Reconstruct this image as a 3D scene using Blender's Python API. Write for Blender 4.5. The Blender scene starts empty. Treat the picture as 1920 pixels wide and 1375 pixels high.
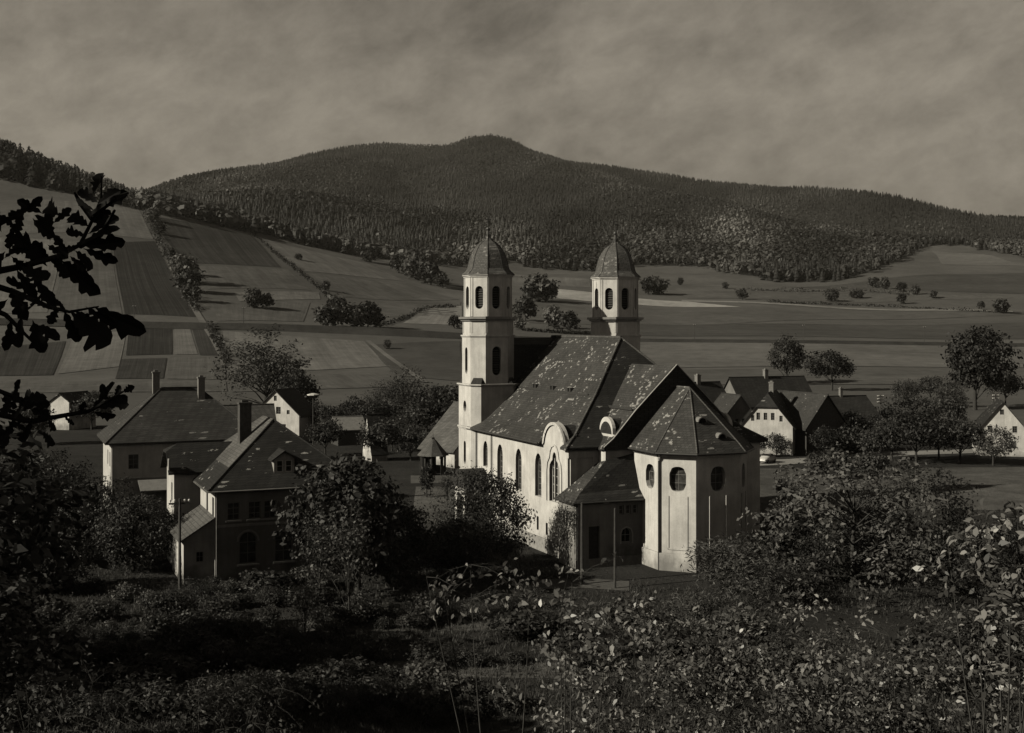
import bpy, math, random
import numpy as np
from mathutils import Vector, Matrix
from mathutils.geometry import tessellate_polygon

scene = bpy.context.scene
R = math.radians
F, CX, HY, CAMZ = 2250.0, 960.0, 616.0, 19.4      # focal length and horizon in photo pixels, eye height (m)

# ---------------------------------------------------------------- camera
cam_data = bpy.data.cameras.new('camera')
cam_data.sensor_width = 36.0
cam_data.lens = F / 1920.0 * 36.0
cam_data.shift_y = -(687.5 - HY) / 1920.0
cam_data.clip_start = 0.05
cam_data.clip_end = 30000
cam = bpy.data.objects.new('camera', cam_data)
scene.collection.objects.link(cam)
cam.location = (0, 0, CAMZ)
cam.rotation_euler = (R(90), 0, 0)
scene.camera = cam

# ---------------------------------------------------------------- light, sky, exposure
SUN_AZ, SUN_EL = 67.0, 28.5        # azimuth: degrees to the left of "straight back towards the camera"
sd = Vector((-math.sin(R(SUN_AZ)) * math.cos(R(SUN_EL)), -math.cos(R(SUN_AZ)) * math.cos(R(SUN_EL)), math.sin(R(SUN_EL))))
sun_data = bpy.data.lights.new('sun', 'SUN')
sun_data.energy = 4.9
sun_data.angle = R(0.5)
sun_data.color = (1.0, 0.94, 0.78)
sun = bpy.data.objects.new('sun', sun_data)
scene.collection.objects.link(sun)
sun.rotation_euler = sd.to_track_quat('Z', 'Y').to_euler()

world = bpy.data.worlds.new('World')
scene.world = world
world.use_nodes = True
nt = world.node_tree
nt.nodes.clear()
def wn(t, **k):
    n = nt.nodes.new(t)
    for a, b in k.items():
        setattr(n, a, b)
    return n
sky = wn('ShaderNodeTexSky', sky_type='NISHITA')
sky.sun_disc = False
sky.sun_elevation = R(SUN_EL)
sky.sun_rotation = math.atan2(sd.x, sd.y)
bw = wn('ShaderNodeSeparateColor')         # film behind a red filter: only the red of the blue sky reaches it
nt.links.new(sky.outputs[0], bw.inputs[0])
geo = wn('ShaderNodeTexCoord')
sep = wn('ShaderNodeSeparateXYZ')
nt.links.new(geo.outputs['Generated'], sep.inputs[0])
zc = wn('ShaderNodeMath', operation='MAXIMUM'); zc.inputs[1].default_value = 0.0
nt.links.new(sep.outputs[2], zc.inputs[0])
def cloud(scale, rot, loc, nscale, detail, rough):
    m_ = wn('ShaderNodeMapping', vector_type='TEXTURE')
    m_.inputs['Scale'].default_value = scale; m_.inputs['Rotation'].default_value = (0, R(rot), R(12)); m_.inputs['Location'].default_value = loc
    nt.links.new(geo.outputs['Generated'], m_.inputs[0])
    t_ = wn('ShaderNodeTexNoise'); t_.inputs['Scale'].default_value = nscale; t_.inputs['Detail'].default_value = detail; t_.inputs['Roughness'].default_value = rough; t_.inputs['Distortion'].default_value = 0.15
    nt.links.new(m_.outputs[0], t_.inputs['Vector']); return t_.outputs[0]
n1 = cloud((1.0, 1.0, 0.6), -20, (0.3, 0.1, 0.7), 15.0, 9, 0.68)      # soft mackerel rows
n2 = cloud((1.0, 1.0, 0.55), 10, (1.3, 0.4, 0.2), 3.2, 3, 0.5)         # broad lighter and darker sheets
nm = wn('ShaderNodeMath', operation='MULTIPLY_ADD'); nm.inputs[1].default_value = 0.85
nt.links.new(n2, nm.inputs[0]); nt.links.new(n1, nm.inputs[2])
rmp = wn('ShaderNodeMapRange'); rmp.inputs['From Min'].default_value = 0.66; rmp.inputs['From Max'].default_value = 1.17
rmp.inputs['To Min'].default_value = 2.15; rmp.inputs['To Max'].default_value = 5.0
nt.links.new(nm.outputs[0], rmp.inputs[0])
cover = wn('ShaderNodeMapRange')           # the thin cloud sheet lies towards the horizon and opens overhead
for k_, q_ in zip(('From Min', 'From Max', 'To Min', 'To Max'), (0.22, 0.5, 0.97, 0.03)): cover.inputs[k_].default_value = q_
nt.links.new(zc.outputs[0], cover.inputs[0])
skymix = wn('ShaderNodeMix', data_type='FLOAT'); nt.links.new(cover.outputs[0], skymix.inputs[0])
flt = wn('ShaderNodeMath', operation='MULTIPLY'); flt.inputs[1].default_value = 0.55; nt.links.new(bw.outputs[0], flt.inputs[0])
lim = wn('ShaderNodeMath', operation='MINIMUM'); lim.inputs[1].default_value = 1.5; nt.links.new(flt.outputs[0], lim.inputs[0])      # no blinding aureole round the sun
nt.links.new(lim.outputs[0], skymix.inputs[2]); nt.links.new(rmp.outputs[0], skymix.inputs[3])
tint = wn('ShaderNodeVectorMath', operation='SCALE'); tint.inputs[0].default_value = (1.12, 1.0, 0.82)
nt.links.new(skymix.outputs[0], tint.inputs['Scale'])
bg = wn('ShaderNodeBackground'); bg.inputs['Strength'].default_value = 0.065
out = wn('ShaderNodeOutputWorld')
nt.links.new(tint.outputs[0], bg.inputs[0]); nt.links.new(bg.outputs[0], out.inputs[0])

vs = scene.view_settings
vs.view_transform = 'Standard'
vs.look = 'None'
vs.exposure = -0.3
vs.gamma = 1.0
vs.use_curve_mapping = False
scene.cycles.max_bounces = 4
scene.cycles.diffuse_bounces = 0
scene.cycles.glossy_bounces = 1
scene.cycles.transmission_bounces = 2
scene.cycles.volume_bounces = 0

# ================================================================= helpers
COL = scene.collection
def tone(v):                      # sepia print tone of a grey value
    return (min(1, v * 1.03), v, v * 0.96, 1.0)

def tag(o, label=None, cat=None, group=None, kind=None):
    if label: o['label'] = label
    if cat: o['category'] = cat
    if group: o['group'] = group
    if kind: o['kind'] = kind
    return o

def empty(name, loc=(0, 0, 0), rz=0.0):
    o = bpy.data.objects.new(name, None)
    o.empty_display_size = 0.3
    COL.objects.link(o)
    o.location = loc
    o.rotation_euler = (0, 0, rz)
    return o

class Mat:
    """small node builder"""
    def __init__(self, name, v, rough=0.85, spec=0.3):
        self.m = bpy.data.materials.new(name)
        self.m.use_nodes = True
        self.t = self.m.node_tree
        self.b = self.t.nodes['Principled BSDF']
        self.b.inputs['Roughness'].default_value = rough
        self.b.inputs['Specular IOR Level'].default_value = spec
        self.b.inputs['Base Color'].default_value = tone(v)
        self.v = v
        self.val = None
    def n(self, t, **k):
        n = self.t.nodes.new(t)
        for a, b in k.items(): setattr(n, a, b)
        return n
    def l(self, a, b): self.t.links.new(a, b)
    def coord(self, which='Object', scale=(1, 1, 1), rot=(0, 0, 0)):
        c = self.n('ShaderNodeTexCoord'); m = self.n('ShaderNodeMapping')
        m.inputs['Scale'].default_value = scale; m.inputs['Rotation'].default_value = rot
        self.l(c.outputs[which], m.inputs[0]); return m.outputs[0]
    def world(self, scale=(1, 1, 1), rot=(0, 0, 0)):
        g = self.n('ShaderNodeNewGeometry'); m = self.n('ShaderNodeMapping')
        m.inputs['Scale'].default_value = scale; m.inputs['Rotation'].default_value = rot
        self.l(g.outputs['Position'], m.inputs[0]); return m.outputs[0]
    def noise(self, vec, scale, detail=4, rough=0.6):
        t = self.n('ShaderNodeTexNoise'); t.inputs['Scale'].default_value = scale
        t.inputs['Detail'].default_value = detail; t.inputs['Roughness'].default_value = rough
        self.l(vec, t.inputs['Vector']); return t.outputs[0]
    def rng(self, x, a, b, c, d):
        r = self.n('ShaderNodeMapRange')
        for k, q in zip(('From Min', 'From Max', 'To Min', 'To Max'), (a, b, c, d)): r.inputs[k].default_value = q
        self.l(x, r.inputs[0]); return r.outputs[0]
    def math(self, op, a, b):
        m = self.n('ShaderNodeMath', operation=op)
        for i, q in enumerate((a, b)):
            if hasattr(q, 'links'): self.l(q, m.inputs[i])
            else: m.inputs[i].default_value = q
        return m.outputs[0]
    def mixf(self, f, a, b):
        m = self.n('ShaderNodeMix', data_type='FLOAT')
        for i, q in ((0, f), (2, a), (3, b)):
            if hasattr(q, 'links'): self.l(q, m.inputs[i])
            else: m.inputs[i].default_value = q
        return m.outputs[0]
    def color(self, val):
        s = self.n('ShaderNodeVectorMath', operation='SCALE')
        s.inputs[0].default_value = (1.03, 1.0, 0.96)
        self.l(val, s.inputs['Scale'])
        self.l(s.outputs[0], self.b.inputs['Base Color'])
        return s.outputs[0]
    def bump(self, h, strength=0.3, dist=0.05):
        b = self.n('ShaderNodeBump'); b.inputs['Strength'].default_value = strength; b.inputs['Distance'].default_value = dist
        self.l(h, b.inputs['Height']); self.l(b.outputs[0], self.b.inputs['Normal'])

def mat_plaster(name, v, grime=0.35):
    m = Mat(name, v, 0.9, 0.15)
    w = m.world()
    a = m.noise(w, 0.45, 5, 0.65)
    streak = m.noise(m.world((2.2, 2.2, 0.25)), 1.0, 5, 0.7)
    fine = m.noise(w, 7.0, 4, 0.7)
    x = m.math('MULTIPLY', m.rng(a, 0.35, 0.7, 1 - grime * 0.6, 1.04), m.rng(streak, 0.3, 0.75, 1.05, 1 - grime * 0.55))
    x = m.math('MULTIPLY', x, m.rng(fine, 0.2, 0.8, 0.9, 1.06))
    # damp foot of the wall, with an uneven edge
    g = m.n('ShaderNodeNewGeometry'); s = m.n('ShaderNodeSeparateXYZ'); m.l(g.outputs['Position'], s.inputs[0])
    h = m.math('ADD', s.outputs[2], m.rng(a, 0.3, 0.7, -0.9, 0.9))
    x = m.math('MULTIPLY', x, m.rng(h, 0.0, 1.6, 1 - grime, 1.0))
    m.color(m.math('MULTIPLY', x, v)); m.bump(fine, 0.25, 0.03)
    return m.m

def mat_slate(name, v, speck=0.0, spv=0.55, axis_scale=(1, 1, 1)):
    m = Mat(name, v, 0.75, 0.25)
    w = m.coord('Object')
    a = m.noise(w, 0.35, 5, 0.6); b = m.noise(w, 5.5, 4, 0.75)
    rows = m.n('ShaderNodeTexBrick'); rows.inputs['Scale'].default_value = 1.0
    rows.inputs['Brick Width'].default_value = 0.3; rows.inputs['Row Height'].default_value = 0.22; rows.inputs['Mortar Size'].default_value = 0.018
    rows.inputs['Color1'].default_value = (0.75, 0.75, 0.75, 1); rows.inputs['Color2'].default_value = (1.15, 1.15, 1.15, 1); rows.inputs['Mortar'].default_value = (0.5, 0.5, 0.5, 1)
    c = m.n('ShaderNodeTexCoord'); sp = m.n('ShaderNodeSeparateXYZ'); cb = m.n('ShaderNodeCombineXYZ')
    m.l(c.outputs['Object'], sp.inputs[0])
    m.l(m.math('ADD', sp.outputs[0], m.math('MULTIPLY', sp.outputs[1], 0.37)), cb.inputs[0]); m.l(m.math('MULTIPLY', sp.outputs[2], 1.25), cb.inputs[1])
    m.l(cb.outputs[0], rows.inputs['Vector'])
    x = m.math('MULTIPLY', m.rng(a, 0.3, 0.7, 0.75, 1.25), m.rng(b, 0.25, 0.75, 0.8, 1.2))
    x = m.math('MULTIPLY', x, rows.outputs[0])
    x = m.math('MULTIPLY', x, v)
    if speck > 0:
        # slipped and replaced slates: single pale slates of the courses, in loose swarms
        row = m.math('FLOOR', m.math('DIVIDE', m.math('MULTIPLY', sp.outputs[2], 1.25), 0.17), 0.0)
        uu = m.math('ADD', sp.outputs[0], m.math('MULTIPLY', sp.outputs[1], 0.37))
        fine = m.noise(w, 3.0, 3, 0.6)
        uu = m.math('ADD', uu, m.math('ADD', m.math('MULTIPLY', row, 0.117), m.math('MULTIPLY', fine, 0.25)))
        colm = m.math('FLOOR', m.math('DIVIDE', uu, 0.25), 0.0)
        cc = m.n('ShaderNodeCombineXYZ'); m.l(row, cc.inputs[0]); m.l(colm, cc.inputs[1])
        wn_ = m.n('ShaderNodeTexWhiteNoise'); wn_.noise_dimensions = '2D'; m.l(cc.outputs[0], wn_.inputs['Vector'])
        swarm = m.noise(w, 0.5, 5, 0.72)
        on = m.math('LESS_THAN', wn_.outputs['Value'], m.rng(swarm, 0.5, 0.74, 0.0, speck))
        x = m.mixf(m.math('MULTIPLY', on, m.rng(b, 0.3, 0.65, 0.25, 1.0)), x, spv)
    m.color(x); m.bump(m.math('ADD', rows.outputs[0], b), 0.35, 0.04)
    return m.m

def mat_simple(name, v, rough=0.8, spec=0.3, var=0.25, scale=2.0, bump=0.2):
    m = Mat(name, v, rough, spec)
    a = m.noise(m.coord('Object'), scale, 5, 0.65)
    m.color(m.math('MULTIPLY', m.rng(a, 0.25, 0.75, 1 - var, 1 + var), v)); m.bump(a, bump, 0.03)
    return m.m

def mat_leaf(name, v, trans=0.25, spec=0.3, rough=0.55, rnd=0.35):
    m = Mat(name, v, rough, spec)
    at = m.n('ShaderNodeAttribute'); at.attribute_name = 'tint'
    oi = m.n('ShaderNodeObjectInfo')
    x = m.math('MULTIPLY', m.math('MULTIPLY', at.outputs['Fac'], v), m.rng(oi.outputs['Random'], 0, 1, 1 - rnd, 1 + rnd))
    c = m.color(x)
    tr = m.n('ShaderNodeBsdfTranslucent'); m.l(c, tr.inputs[0])
    mx = m.n('ShaderNodeMixShader'); mx.inputs[0].default_value = trans
    o = m.t.nodes['Material Output']
    m.l(m.b.outputs[0], mx.inputs[1]); m.l(tr.outputs[0], mx.inputs[2]); m.l(mx.outputs[0], o.inputs[0])
    return m.m

def mat_ground(name, v, s1=0.02, s2=0.25, s3=2.0, var=0.5, bump=0.5):
    m = Mat(name, v, 0.95, 0.1)
    w = m.world()
    a, b, c = m.noise(w, s1, 5, 0.6), m.noise(w, s2, 5, 0.65), m.noise(w, s3, 4, 0.7)
    x = m.math('MULTIPLY', m.rng(a, 0.3, 0.7, 1 - var * 0.6, 1 + var * 0.6), m.rng(b, 0.3, 0.7, 1 - var * 0.5, 1 + var * 0.5))
    x = m.math('MULTIPLY', x, m.rng(c, 0.25, 0.75, 1 - var * 0.4, 1 + var * 0.4))
    m.color(m.math('MULTIPLY', x, v)); m.bump(m.math('ADD', b, c), bump, 0.3)
    return m.m

def mat_field(name, v, stripes=0, amp=0.25, rot90=False):
    """draped field sheet; UV runs 0..1 across the field, furrows follow it"""
    m = Mat(name, v, 0.95, 0.1)
    w = m.world()
    a, b = m.noise(w, 0.022, 4, 0.6), m.noise(w, 0.16, 5, 0.7)
    x = m.math('MULTIPLY', m.rng(a, 0.3, 0.7, 0.8, 1.2), m.rng(b, 0.3, 0.7, 0.78, 1.22))
    if stripes:
        uv = m.n('ShaderNodeTexCoord'); mp_ = m.n('ShaderNodeMapping')
        mp_.inputs['Scale'].default_value = (stripes, 0.6, 1) if not rot90 else (0.6, stripes, 1)
        m.l(uv.outputs['UV'], mp_.inputs[0])
        s = m.noise(mp_.outputs[0], 1.0, 5, 0.75)
        x = m.math('MULTIPLY', x, m.rng(s, 0.3, 0.7, 1 - amp, 1 + amp))
    m.color(m.math('MULTIPLY', x, v))
    return m.m

def mat_glass(name, v=0.02):
    m = Mat(name, v, 0.12, 0.5)
    a = m.noise(m.coord('Object'), 3.0, 3, 0.6)
    m.color(m.math('MULTIPLY', m.rng(a, 0.3, 0.7, 0.4, 2.0), v)); m.bump(a, 0.15, 0.02)
    return m.m

M = dict(
    plaster=mat_plaster('church_plaster', 0.76, 0.46), plaster2=mat_plaster('house_plaster', 0.66, 0.4), plaster_grey_shaded=mat_plaster('shaded_grey_render', 0.24, 0.45),
    plaster_dim=mat_plaster('dim_plaster', 0.42, 0.5), trim=mat_simple('trim_paint', 0.5, 0.7, 0.3, 0.15, 3),
    slate=mat_slate('nave_slate', 0.06, 0.55, 0.4), slate_few_shaded=mat_slate('shaded_slate', 0.036, 0.2, 0.4), slate_dark=mat_slate('dark_slate', 0.04, 0.0),
    slate_dome=mat_slate('dome_slate', 0.11, 0.3, 0.3), tile=mat_slate('clay_tile', 0.055, 0.06, 0.3), tile_light=mat_slate('pale_tile', 0.12, 0.0), tile_dark=mat_slate('dark_tile', 0.03, 0.2, 0.42),
    metal=mat_simple('dark_metal', 0.05, 0.5, 0.5, 0.2), zinc=mat_simple('zinc', 0.22, 0.45, 0.5, 0.25), wood=mat_simple('old_wood', 0.07, 0.85, 0.2, 0.35, 4), wood_pale=mat_simple('pale_wood', 0.3, 0.85, 0.2, 0.3, 4),
    glass=mat_glass('window_glass', 0.025), leadglass=mat_glass('lead_glass', 0.05), dark=mat_simple('dark_opening', 0.012, 0.9, 0.1), louver=mat_simple('louver_wood', 0.06, 0.85, 0.2),
    brick=mat_simple('sooty_brick', 0.09, 0.9, 0.15, 0.4, 5, 0.4), brick_pale=mat_simple('pale_brick', 0.22, 0.9, 0.15, 0.3, 5, 0.3),
    bark=mat_simple('bark', 0.055, 0.95, 0.1, 0.4, 6, 0.6), bark_dark=mat_simple('dark_bark', 0.025, 0.95, 0.1, 0.4, 6, 0.6), stone=mat_simple('plinth_stone', 0.3, 0.9, 0.15, 0.35, 2.5, 0.4),
    ceramic=mat_simple('white_ceramic', 0.75, 0.3, 0.5, 0.05), carpaint=mat_simple('pale_car_paint', 0.6, 0.3, 0.5, 0.05), rubber=mat_simple('rubber', 0.03, 0.8, 0.3),
    leaf=mat_leaf('leaf_dark', 0.045), leaf_black=mat_leaf('leaf_shade', 0.03, 0.12), leaf_mid=mat_leaf('leaf_mid', 0.075), leaf_pale=mat_leaf('leaf_pale', 0.17, 0.25, 0.45, 0.45),
    leaf_autumn=mat_leaf('leaf_autumn', 0.12), needles=mat_leaf('needles', 0.03, 0.1), forest=mat_leaf('forest_foliage', 0.038, 0.1), leaf_bright=mat_leaf('leaf_bright', 0.17, 0.3, 0.5, 0.4, 0.2), sash=mat_simple('dark_sash', 0.16, 0.7, 0.3), leaf_oak=mat_leaf('leaf_oak', 0.02, 0.06, 0.12, 0.8, 0.25),
    grass=mat_leaf('grass_blades', 0.065, 0.25), ground=mat_ground('ground_turf', 0.035, 0.03, 0.3, 2.5), hills=mat_ground('hill_turf', 0.1, 0.006, 0.03, 0.3, 0.35),
    forest_floor=mat_ground('forest_floor', 0.03, 0.01, 0.1, 1.0), road=mat_ground('road_gravel', 0.27, 0.05, 0.4, 4.0, 0.3, 0.2), path=mat_ground('path_gravel', 0.11, 0.1, 0.6, 4.0, 0.4, 0.2),
    strip=mat_ground('dry_grass', 0.1, 0.1, 0.6, 3.0, 0.6), lawn=mat_ground('lawn', 0.1, 0.05, 0.4, 2.5, 0.5), bank=mat_ground('bank_scrub', 0.042, 0.02, 0.2, 1.5, 0.5),
)

class MB:
    """collects faces for ONE mesh object"""
    def __init__(self): self.v = []; self.f = []; self.m = []
    def add(self, pts, faces, mi=0):
        o = len(self.v); self.v.extend([tuple(p) for p in pts])
        for fc in faces: self.f.append(tuple(i + o for i in fc)); self.m.append(mi)
        return self
    def poly(self, pts, mi=0): return self.add(pts, [tuple(range(len(pts)))], mi)
    def box(self, a, b, mi=0):
        x0, y0, z0 = a; x1, y1, z1 = b
        p = [(x0, y0, z0), (x1, y0, z0), (x1, y1, z0), (x0, y1, z0), (x0, y0, z1), (x1, y0, z1), (x1, y1, z1), (x0, y1, z1)]
        return self.add(p, [(0, 3, 2, 1), (4, 5, 6, 7), (0, 1, 5, 4), (1, 2, 6, 5), (2, 3, 7, 6), (3, 0, 4, 7)], mi)
    def slab(self, pts, th=0.18, mi=0):
        n = len(pts); low = [(p[0], p[1], p[2] - th) for p in pts]
        fs = [tuple(range(n)), tuple(range(2 * n - 1, n - 1, -1))] + [(i, i + n, (i + 1) % n + n, (i + 1) % n) for i in range(n)]
        return self.add(list(pts) + low, fs, mi)
    def prism(self, poly, z0, z1, mi=0, cap=True):
        n = len(poly)
        p = [(x, y, z0) for x, y in poly] + [(x, y, z1) for x, y in poly]
        fs = [(i, (i + 1) % n, (i + 1) % n + n, i + n) for i in range(n)]
        if cap: fs += [tuple(range(n - 1, -1, -1)), tuple(range(n, 2 * n))]
        return self.add(p, fs, mi)
    def sweep(self, prof, d, mi=0):
        """closed 3D polygon swept by vector d"""
        n = len(prof); q = [(p[0] + d[0], p[1] + d[1], p[2] + d[2]) for p in prof]
        fs = [tuple(range(n - 1, -1, -1)), tuple(range(n, 2 * n))] + [(i, (i + 1) % n, (i + 1) % n + n, i + n) for i in range(n)]
        return self.add(list(prof) + q, fs, mi)
    def tube(self, p0, p1, r0, r1=None, n=8, mi=0, cap=True):
        r1 = r0 if r1 is None else r1
        p0 = Vector(p0); p1 = Vector(p1); d = (p1 - p0).normalized()
        a = d.orthogonal().normalized(); b = d.cross(a)
        pts = [p0 + (a * math.cos(t) + b * math.sin(t)) * r0 for t in [2 * math.pi * i / n for i in range(n)]]
        pts += [p1 + (a * math.cos(t) + b * math.sin(t)) * r1 for t in [2 * math.pi * i / n for i in range(n)]]
        fs = [(i, (i + 1) % n, (i + 1) % n + n, i + n) for i in range(n)]
        if cap: fs += [tuple(range(n - 1, -1, -1)), tuple(range(n, 2 * n))]
        return self.add(pts, fs, mi)
    def rings(self, rings, mi=0, close=True):
        n = len(rings[0]); pts = [p for r in rings for p in r]
        fs = [(k * n + i, k * n + (i + 1) % n, (k + 1) * n + (i + 1) % n, (k + 1) * n + i) for k in range(len(rings) - 1) for i in range(n)]
        if close: fs += [tuple(range((len(rings) - 1) * n, len(rings) * n))]
        return self.add(pts, fs, mi)
    def panel(self, O, U, outer, holes=(), depth=0.25, N=None, mi=0, back=None, Wd=(0, 0, 1)):
        """flat wall face with real openings. O origin, U horizontal axis, Wd up axis; N outward normal; back: material index to close the recess"""
        O = Vector(O); U = Vector(U).normalized(); W = Vector(Wd); N = U.cross(W) if N is None else Vector(N)
        g = lambda u, v, d=0.0: O + U * u + W * v - N * d
        loops = [[Vector((u, v, 0)) for u, v in outer]] + [[Vector((u, v, 0)) for u, v in h] for h in holes]
        flat = [p for l in loops for p in l]
        self.add([g(p.x, p.y) for p in flat], [tuple(t) for t in tessellate_polygon(loops)], mi)
        for h in holes:
            n = len(h)
            self.add([g(u, v) for u, v in h] + [g(u, v, depth) for u, v in h], [(i, (i + 1) % n, (i + 1) % n + n, i + n) for i in range(n)], mi)
            if back is not None: self.poly([g(u, v, depth) for u, v in h], back)
        return self
    def build(self, name, mats, parent=None, smooth=False, label=None):
        if not isinstance(mats, (list, tuple)): mats = [mats]
        me = bpy.data.meshes.new(name)
        me.from_pydata(self.v, [], self.f)
        for q in mats:
            if q is not None: me.materials.append(q)
        if len(mats) > 1: me.polygons.foreach_set('material_index', self.m)
        if smooth: me.polygons.foreach_set('use_smooth', [True] * len(self.f))
        me.update()
        o = bpy.data.objects.new(name, me); COL.objects.link(o)
        if parent is not None: o.parent = parent
        if label: o['label'] = label
        return o

def np_mesh(name, verts, faces, mats, tints=None, matidx=None, smooth=False):
    """verts (n,3); faces (m,k) all with k corners; tints per vertex"""
    me = bpy.data.meshes.new(name)
    k = faces.shape[1]
    me.vertices.add(len(verts)); me.vertices.foreach_set('co', np.ascontiguousarray(verts, dtype=np.float32).ravel())
    me.loops.add(faces.size); me.loops.foreach_set('vertex_index', np.ascontiguousarray(faces, dtype=np.int32).ravel())
    me.polygons.add(len(faces)); me.polygons.foreach_set('loop_start', np.arange(0, faces.size, k, dtype=np.int32))
    me.polygons.foreach_set('loop_total', np.full(len(faces), k, dtype=np.int32))
    for q in mats if isinstance(mats, (list, tuple)) else [mats]: me.materials.append(q)
    if matidx is not None: me.polygons.foreach_set('material_index', np.ascontiguousarray(matidx, dtype=np.int32))
    if smooth: me.polygons.foreach_set('use_smooth', np.ones(len(faces), dtype=bool))
    me.update(calc_edges=True)
    if tints is not None:
        at = me.attributes.new('tint', 'FLOAT', 'POINT'); at.data.foreach_set('value', np.ascontiguousarray(tints, dtype=np.float32))
    return me

def link(name, me, parent=None, loc=(0, 0, 0), rz=0, sc=(1, 1, 1)):
    o = bpy.data.objects.new(name, me); COL.objects.link(o)
    o.location = loc; o.rotation_euler = (0, 0, rz); o.scale = sc
    if parent is not None: o.parent = parent
    return o

# ================================================================= terrain
SKY = np.array([(-900, 380), (-300, 395), (200, 372), (330, 352), (400, 335), (480, 310), (560, 285), (640, 265), (720, 257), (800, 262), (835, 263), (880, 246), (920, 242), (960, 250), (1000, 272), (1060, 292),
                (1150, 303), (1250, 318), (1330, 330), (1450, 340), (1550, 368), (1595, 383), (1620, 375), (1700, 386), (1800, 403), (1900, 419), (2300, 440), (2900, 470)], float)
PXK = np.array([-900, -300, 0, 150, 300, 480, 700, 860, 1000, 1250, 1500, 1700, 1900, 2250, 2900], float)
DK = np.array([240, 330, 400, 480, 550, 700, 950, 1400, 2000, 2600, 3100, 3700, 9000], float)
YK = np.array([
    [798] * 15,
    [748] * 15,
    [724, 724, 722, 720, 718, 718, 720, 723, 724, 725, 725, 724, 723, 723, 723],
    [640, 655, 668, 668, 668, 670, 676, 682, 684, 686, 686, 686, 686, 686, 686],
    [560, 590, 612, 612, 612, 616, 628, 640, 645, 648, 648, 648, 648, 648, 648],
    [420, 465, 497, 508, 522, 545, 578, 594, 602, 612, 615, 616, 617, 618, 618],
    [285, 298, 318, 352, 394, 440, 500, 527, 545, 560, 568, 572, 574, 575, 575],
    [395, 395, 395, 392, 384, 412, 470, 496, 500, 501, 506, 490, 482, 495, 505],
    [410, 410, 405, 390, 376, 364, 388, 398, 402, 418, 432, 432, 448, 460, 480],
    [410, 410, 400, 384, 368, 328, 308, 316, 326, 352, 376, 400, 430, 452, 478],
    [0] * 15, [0] * 15, [600] * 15], float)
SKYG = np.interp(PXK, SKY[:, 0], SKY[:, 1])
PXF = np.arange(-900, 2901, 20.0)
DF = np.concatenate([np.arange(240, 400, 10), np.arange(400, 1000, 15), np.arange(1000, 3100, 40), np.arange(3100, 3701, 60), [4500, 9000]]).astype(float)
def _table():
    cols = []
    for p in PXF:
        y = np.array([np.interp(p, PXK, YK[i]) for i in range(len(DK))])
        s = np.interp(p, SKY[:, 0], SKY[:, 1])
        y[10] = s + 11; y[11] = s + 60
        z = CAMZ - (y - HY) / F * DK
        z[0] = 0; z[1] = 0
        cols.append(np.interp(DF, DK, z))
    Z = np.array(cols)                       # (px, D)
    k = np.array([1, 2, 3, 2, 1.0]); k /= k.sum()
    for ax in (0, 1):
        P = np.pad(Z, [(2, 2) if a == ax else (0, 0) for a in (0, 1)], mode='edge')
        Z2 = sum(k[i] * np.take(P, np.arange(i, i + Z.shape[ax]), axis=ax) for i in range(5))
        if ax == 0:
            keep = DF > 2900                 # keep the mountain ridge crisp
            Z2[:, keep] = Z[:, keep]
        Z = Z2
    Z[:, :6] = np.minimum(Z[:, :6], 0.0) * 0
    return Z
ZT = _table()
def zfar(px, D):
    px = np.clip(np.asarray(px, float), PXF[0], PXF[-1] - 1e-3); D = np.clip(np.asarray(D, float), DF[0], DF[-1] - 1e-3)
    i = np.clip(((px - PXF[0]) / 20).astype(int), 0, len(PXF) - 2); u = (px - PXF[i]) / 20
    j = np.clip(np.searchsorted(DF, D, side='right') - 1, 0, len(DF) - 2); w = (D - DF[j]) / (DF[j + 1] - DF[j])
    base = ZT[i, j] * (1 - u) * (1 - w) + ZT[i + 1, j] * u * (1 - w) + ZT[i, j + 1] * (1 - u) * w + ZT[i + 1, j + 1] * u * w
    X = (px - CX) / F * D
    und = np.sin(X / 37.0 + D / 61.0) * np.cos(D / 43.0 - X / 71.0) * np.clip((D - 330) / 500, 0, 1) * 1.6
    und2 = (np.sin(X / 110.0 + 1.3) * np.cos(D / 150.0 + X / 260.0)) * np.clip((D - 1000) / 1000, 0, 1) * 16 * np.clip((3100 - D) / 500, 0, 1)
    und2 = und2 + np.abs(np.sin(X / 190.0 + np.sin(D / 330.0) * 0.9 + 0.4)) * 46 * np.clip((D - 1350) / 700, 0, 1) * np.clip((3100 - D) / 700, 0, 1) - 20 * np.clip((D - 1350) / 700, 0, 1) * np.clip((3100 - D) / 700, 0, 1)
    return base + und + und2
def zground(X, Y):
    X = np.asarray(X, float); Y = np.asarray(Y, float)
    t = np.clip(1 - Y / 58.0, 0, None)
    near = 17.8 * np.where(t <= 1, t ** 1.15, 1 + (t - 1) * 0.4)
    near = near + 0.12 * np.sin(X * 0.5 + Y * 0.31) * np.clip((70 - Y) / 20, 0, 1) * np.clip(Y / 20, 0, 1)
    Ys = np.maximum(Y, 240.0)
    far = zfar(CX + F * X / Ys, Ys)
    return np.where(Y > 240, far, near)
def gz(X, Y): return float(zground(X, Y))
def at(px, D, z=None):
    X = (px - CX) / F * D
    return Vector((X, D, gz(X, D) if z is None else z))
def atz(px, py, D): return Vector(((px - CX) / F * D, D, CAMZ - (py - HY) / F * D))
DM = np.concatenate([np.arange(240, 1000, 2.0), np.arange(1000, 3300, 8.0)])
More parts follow.
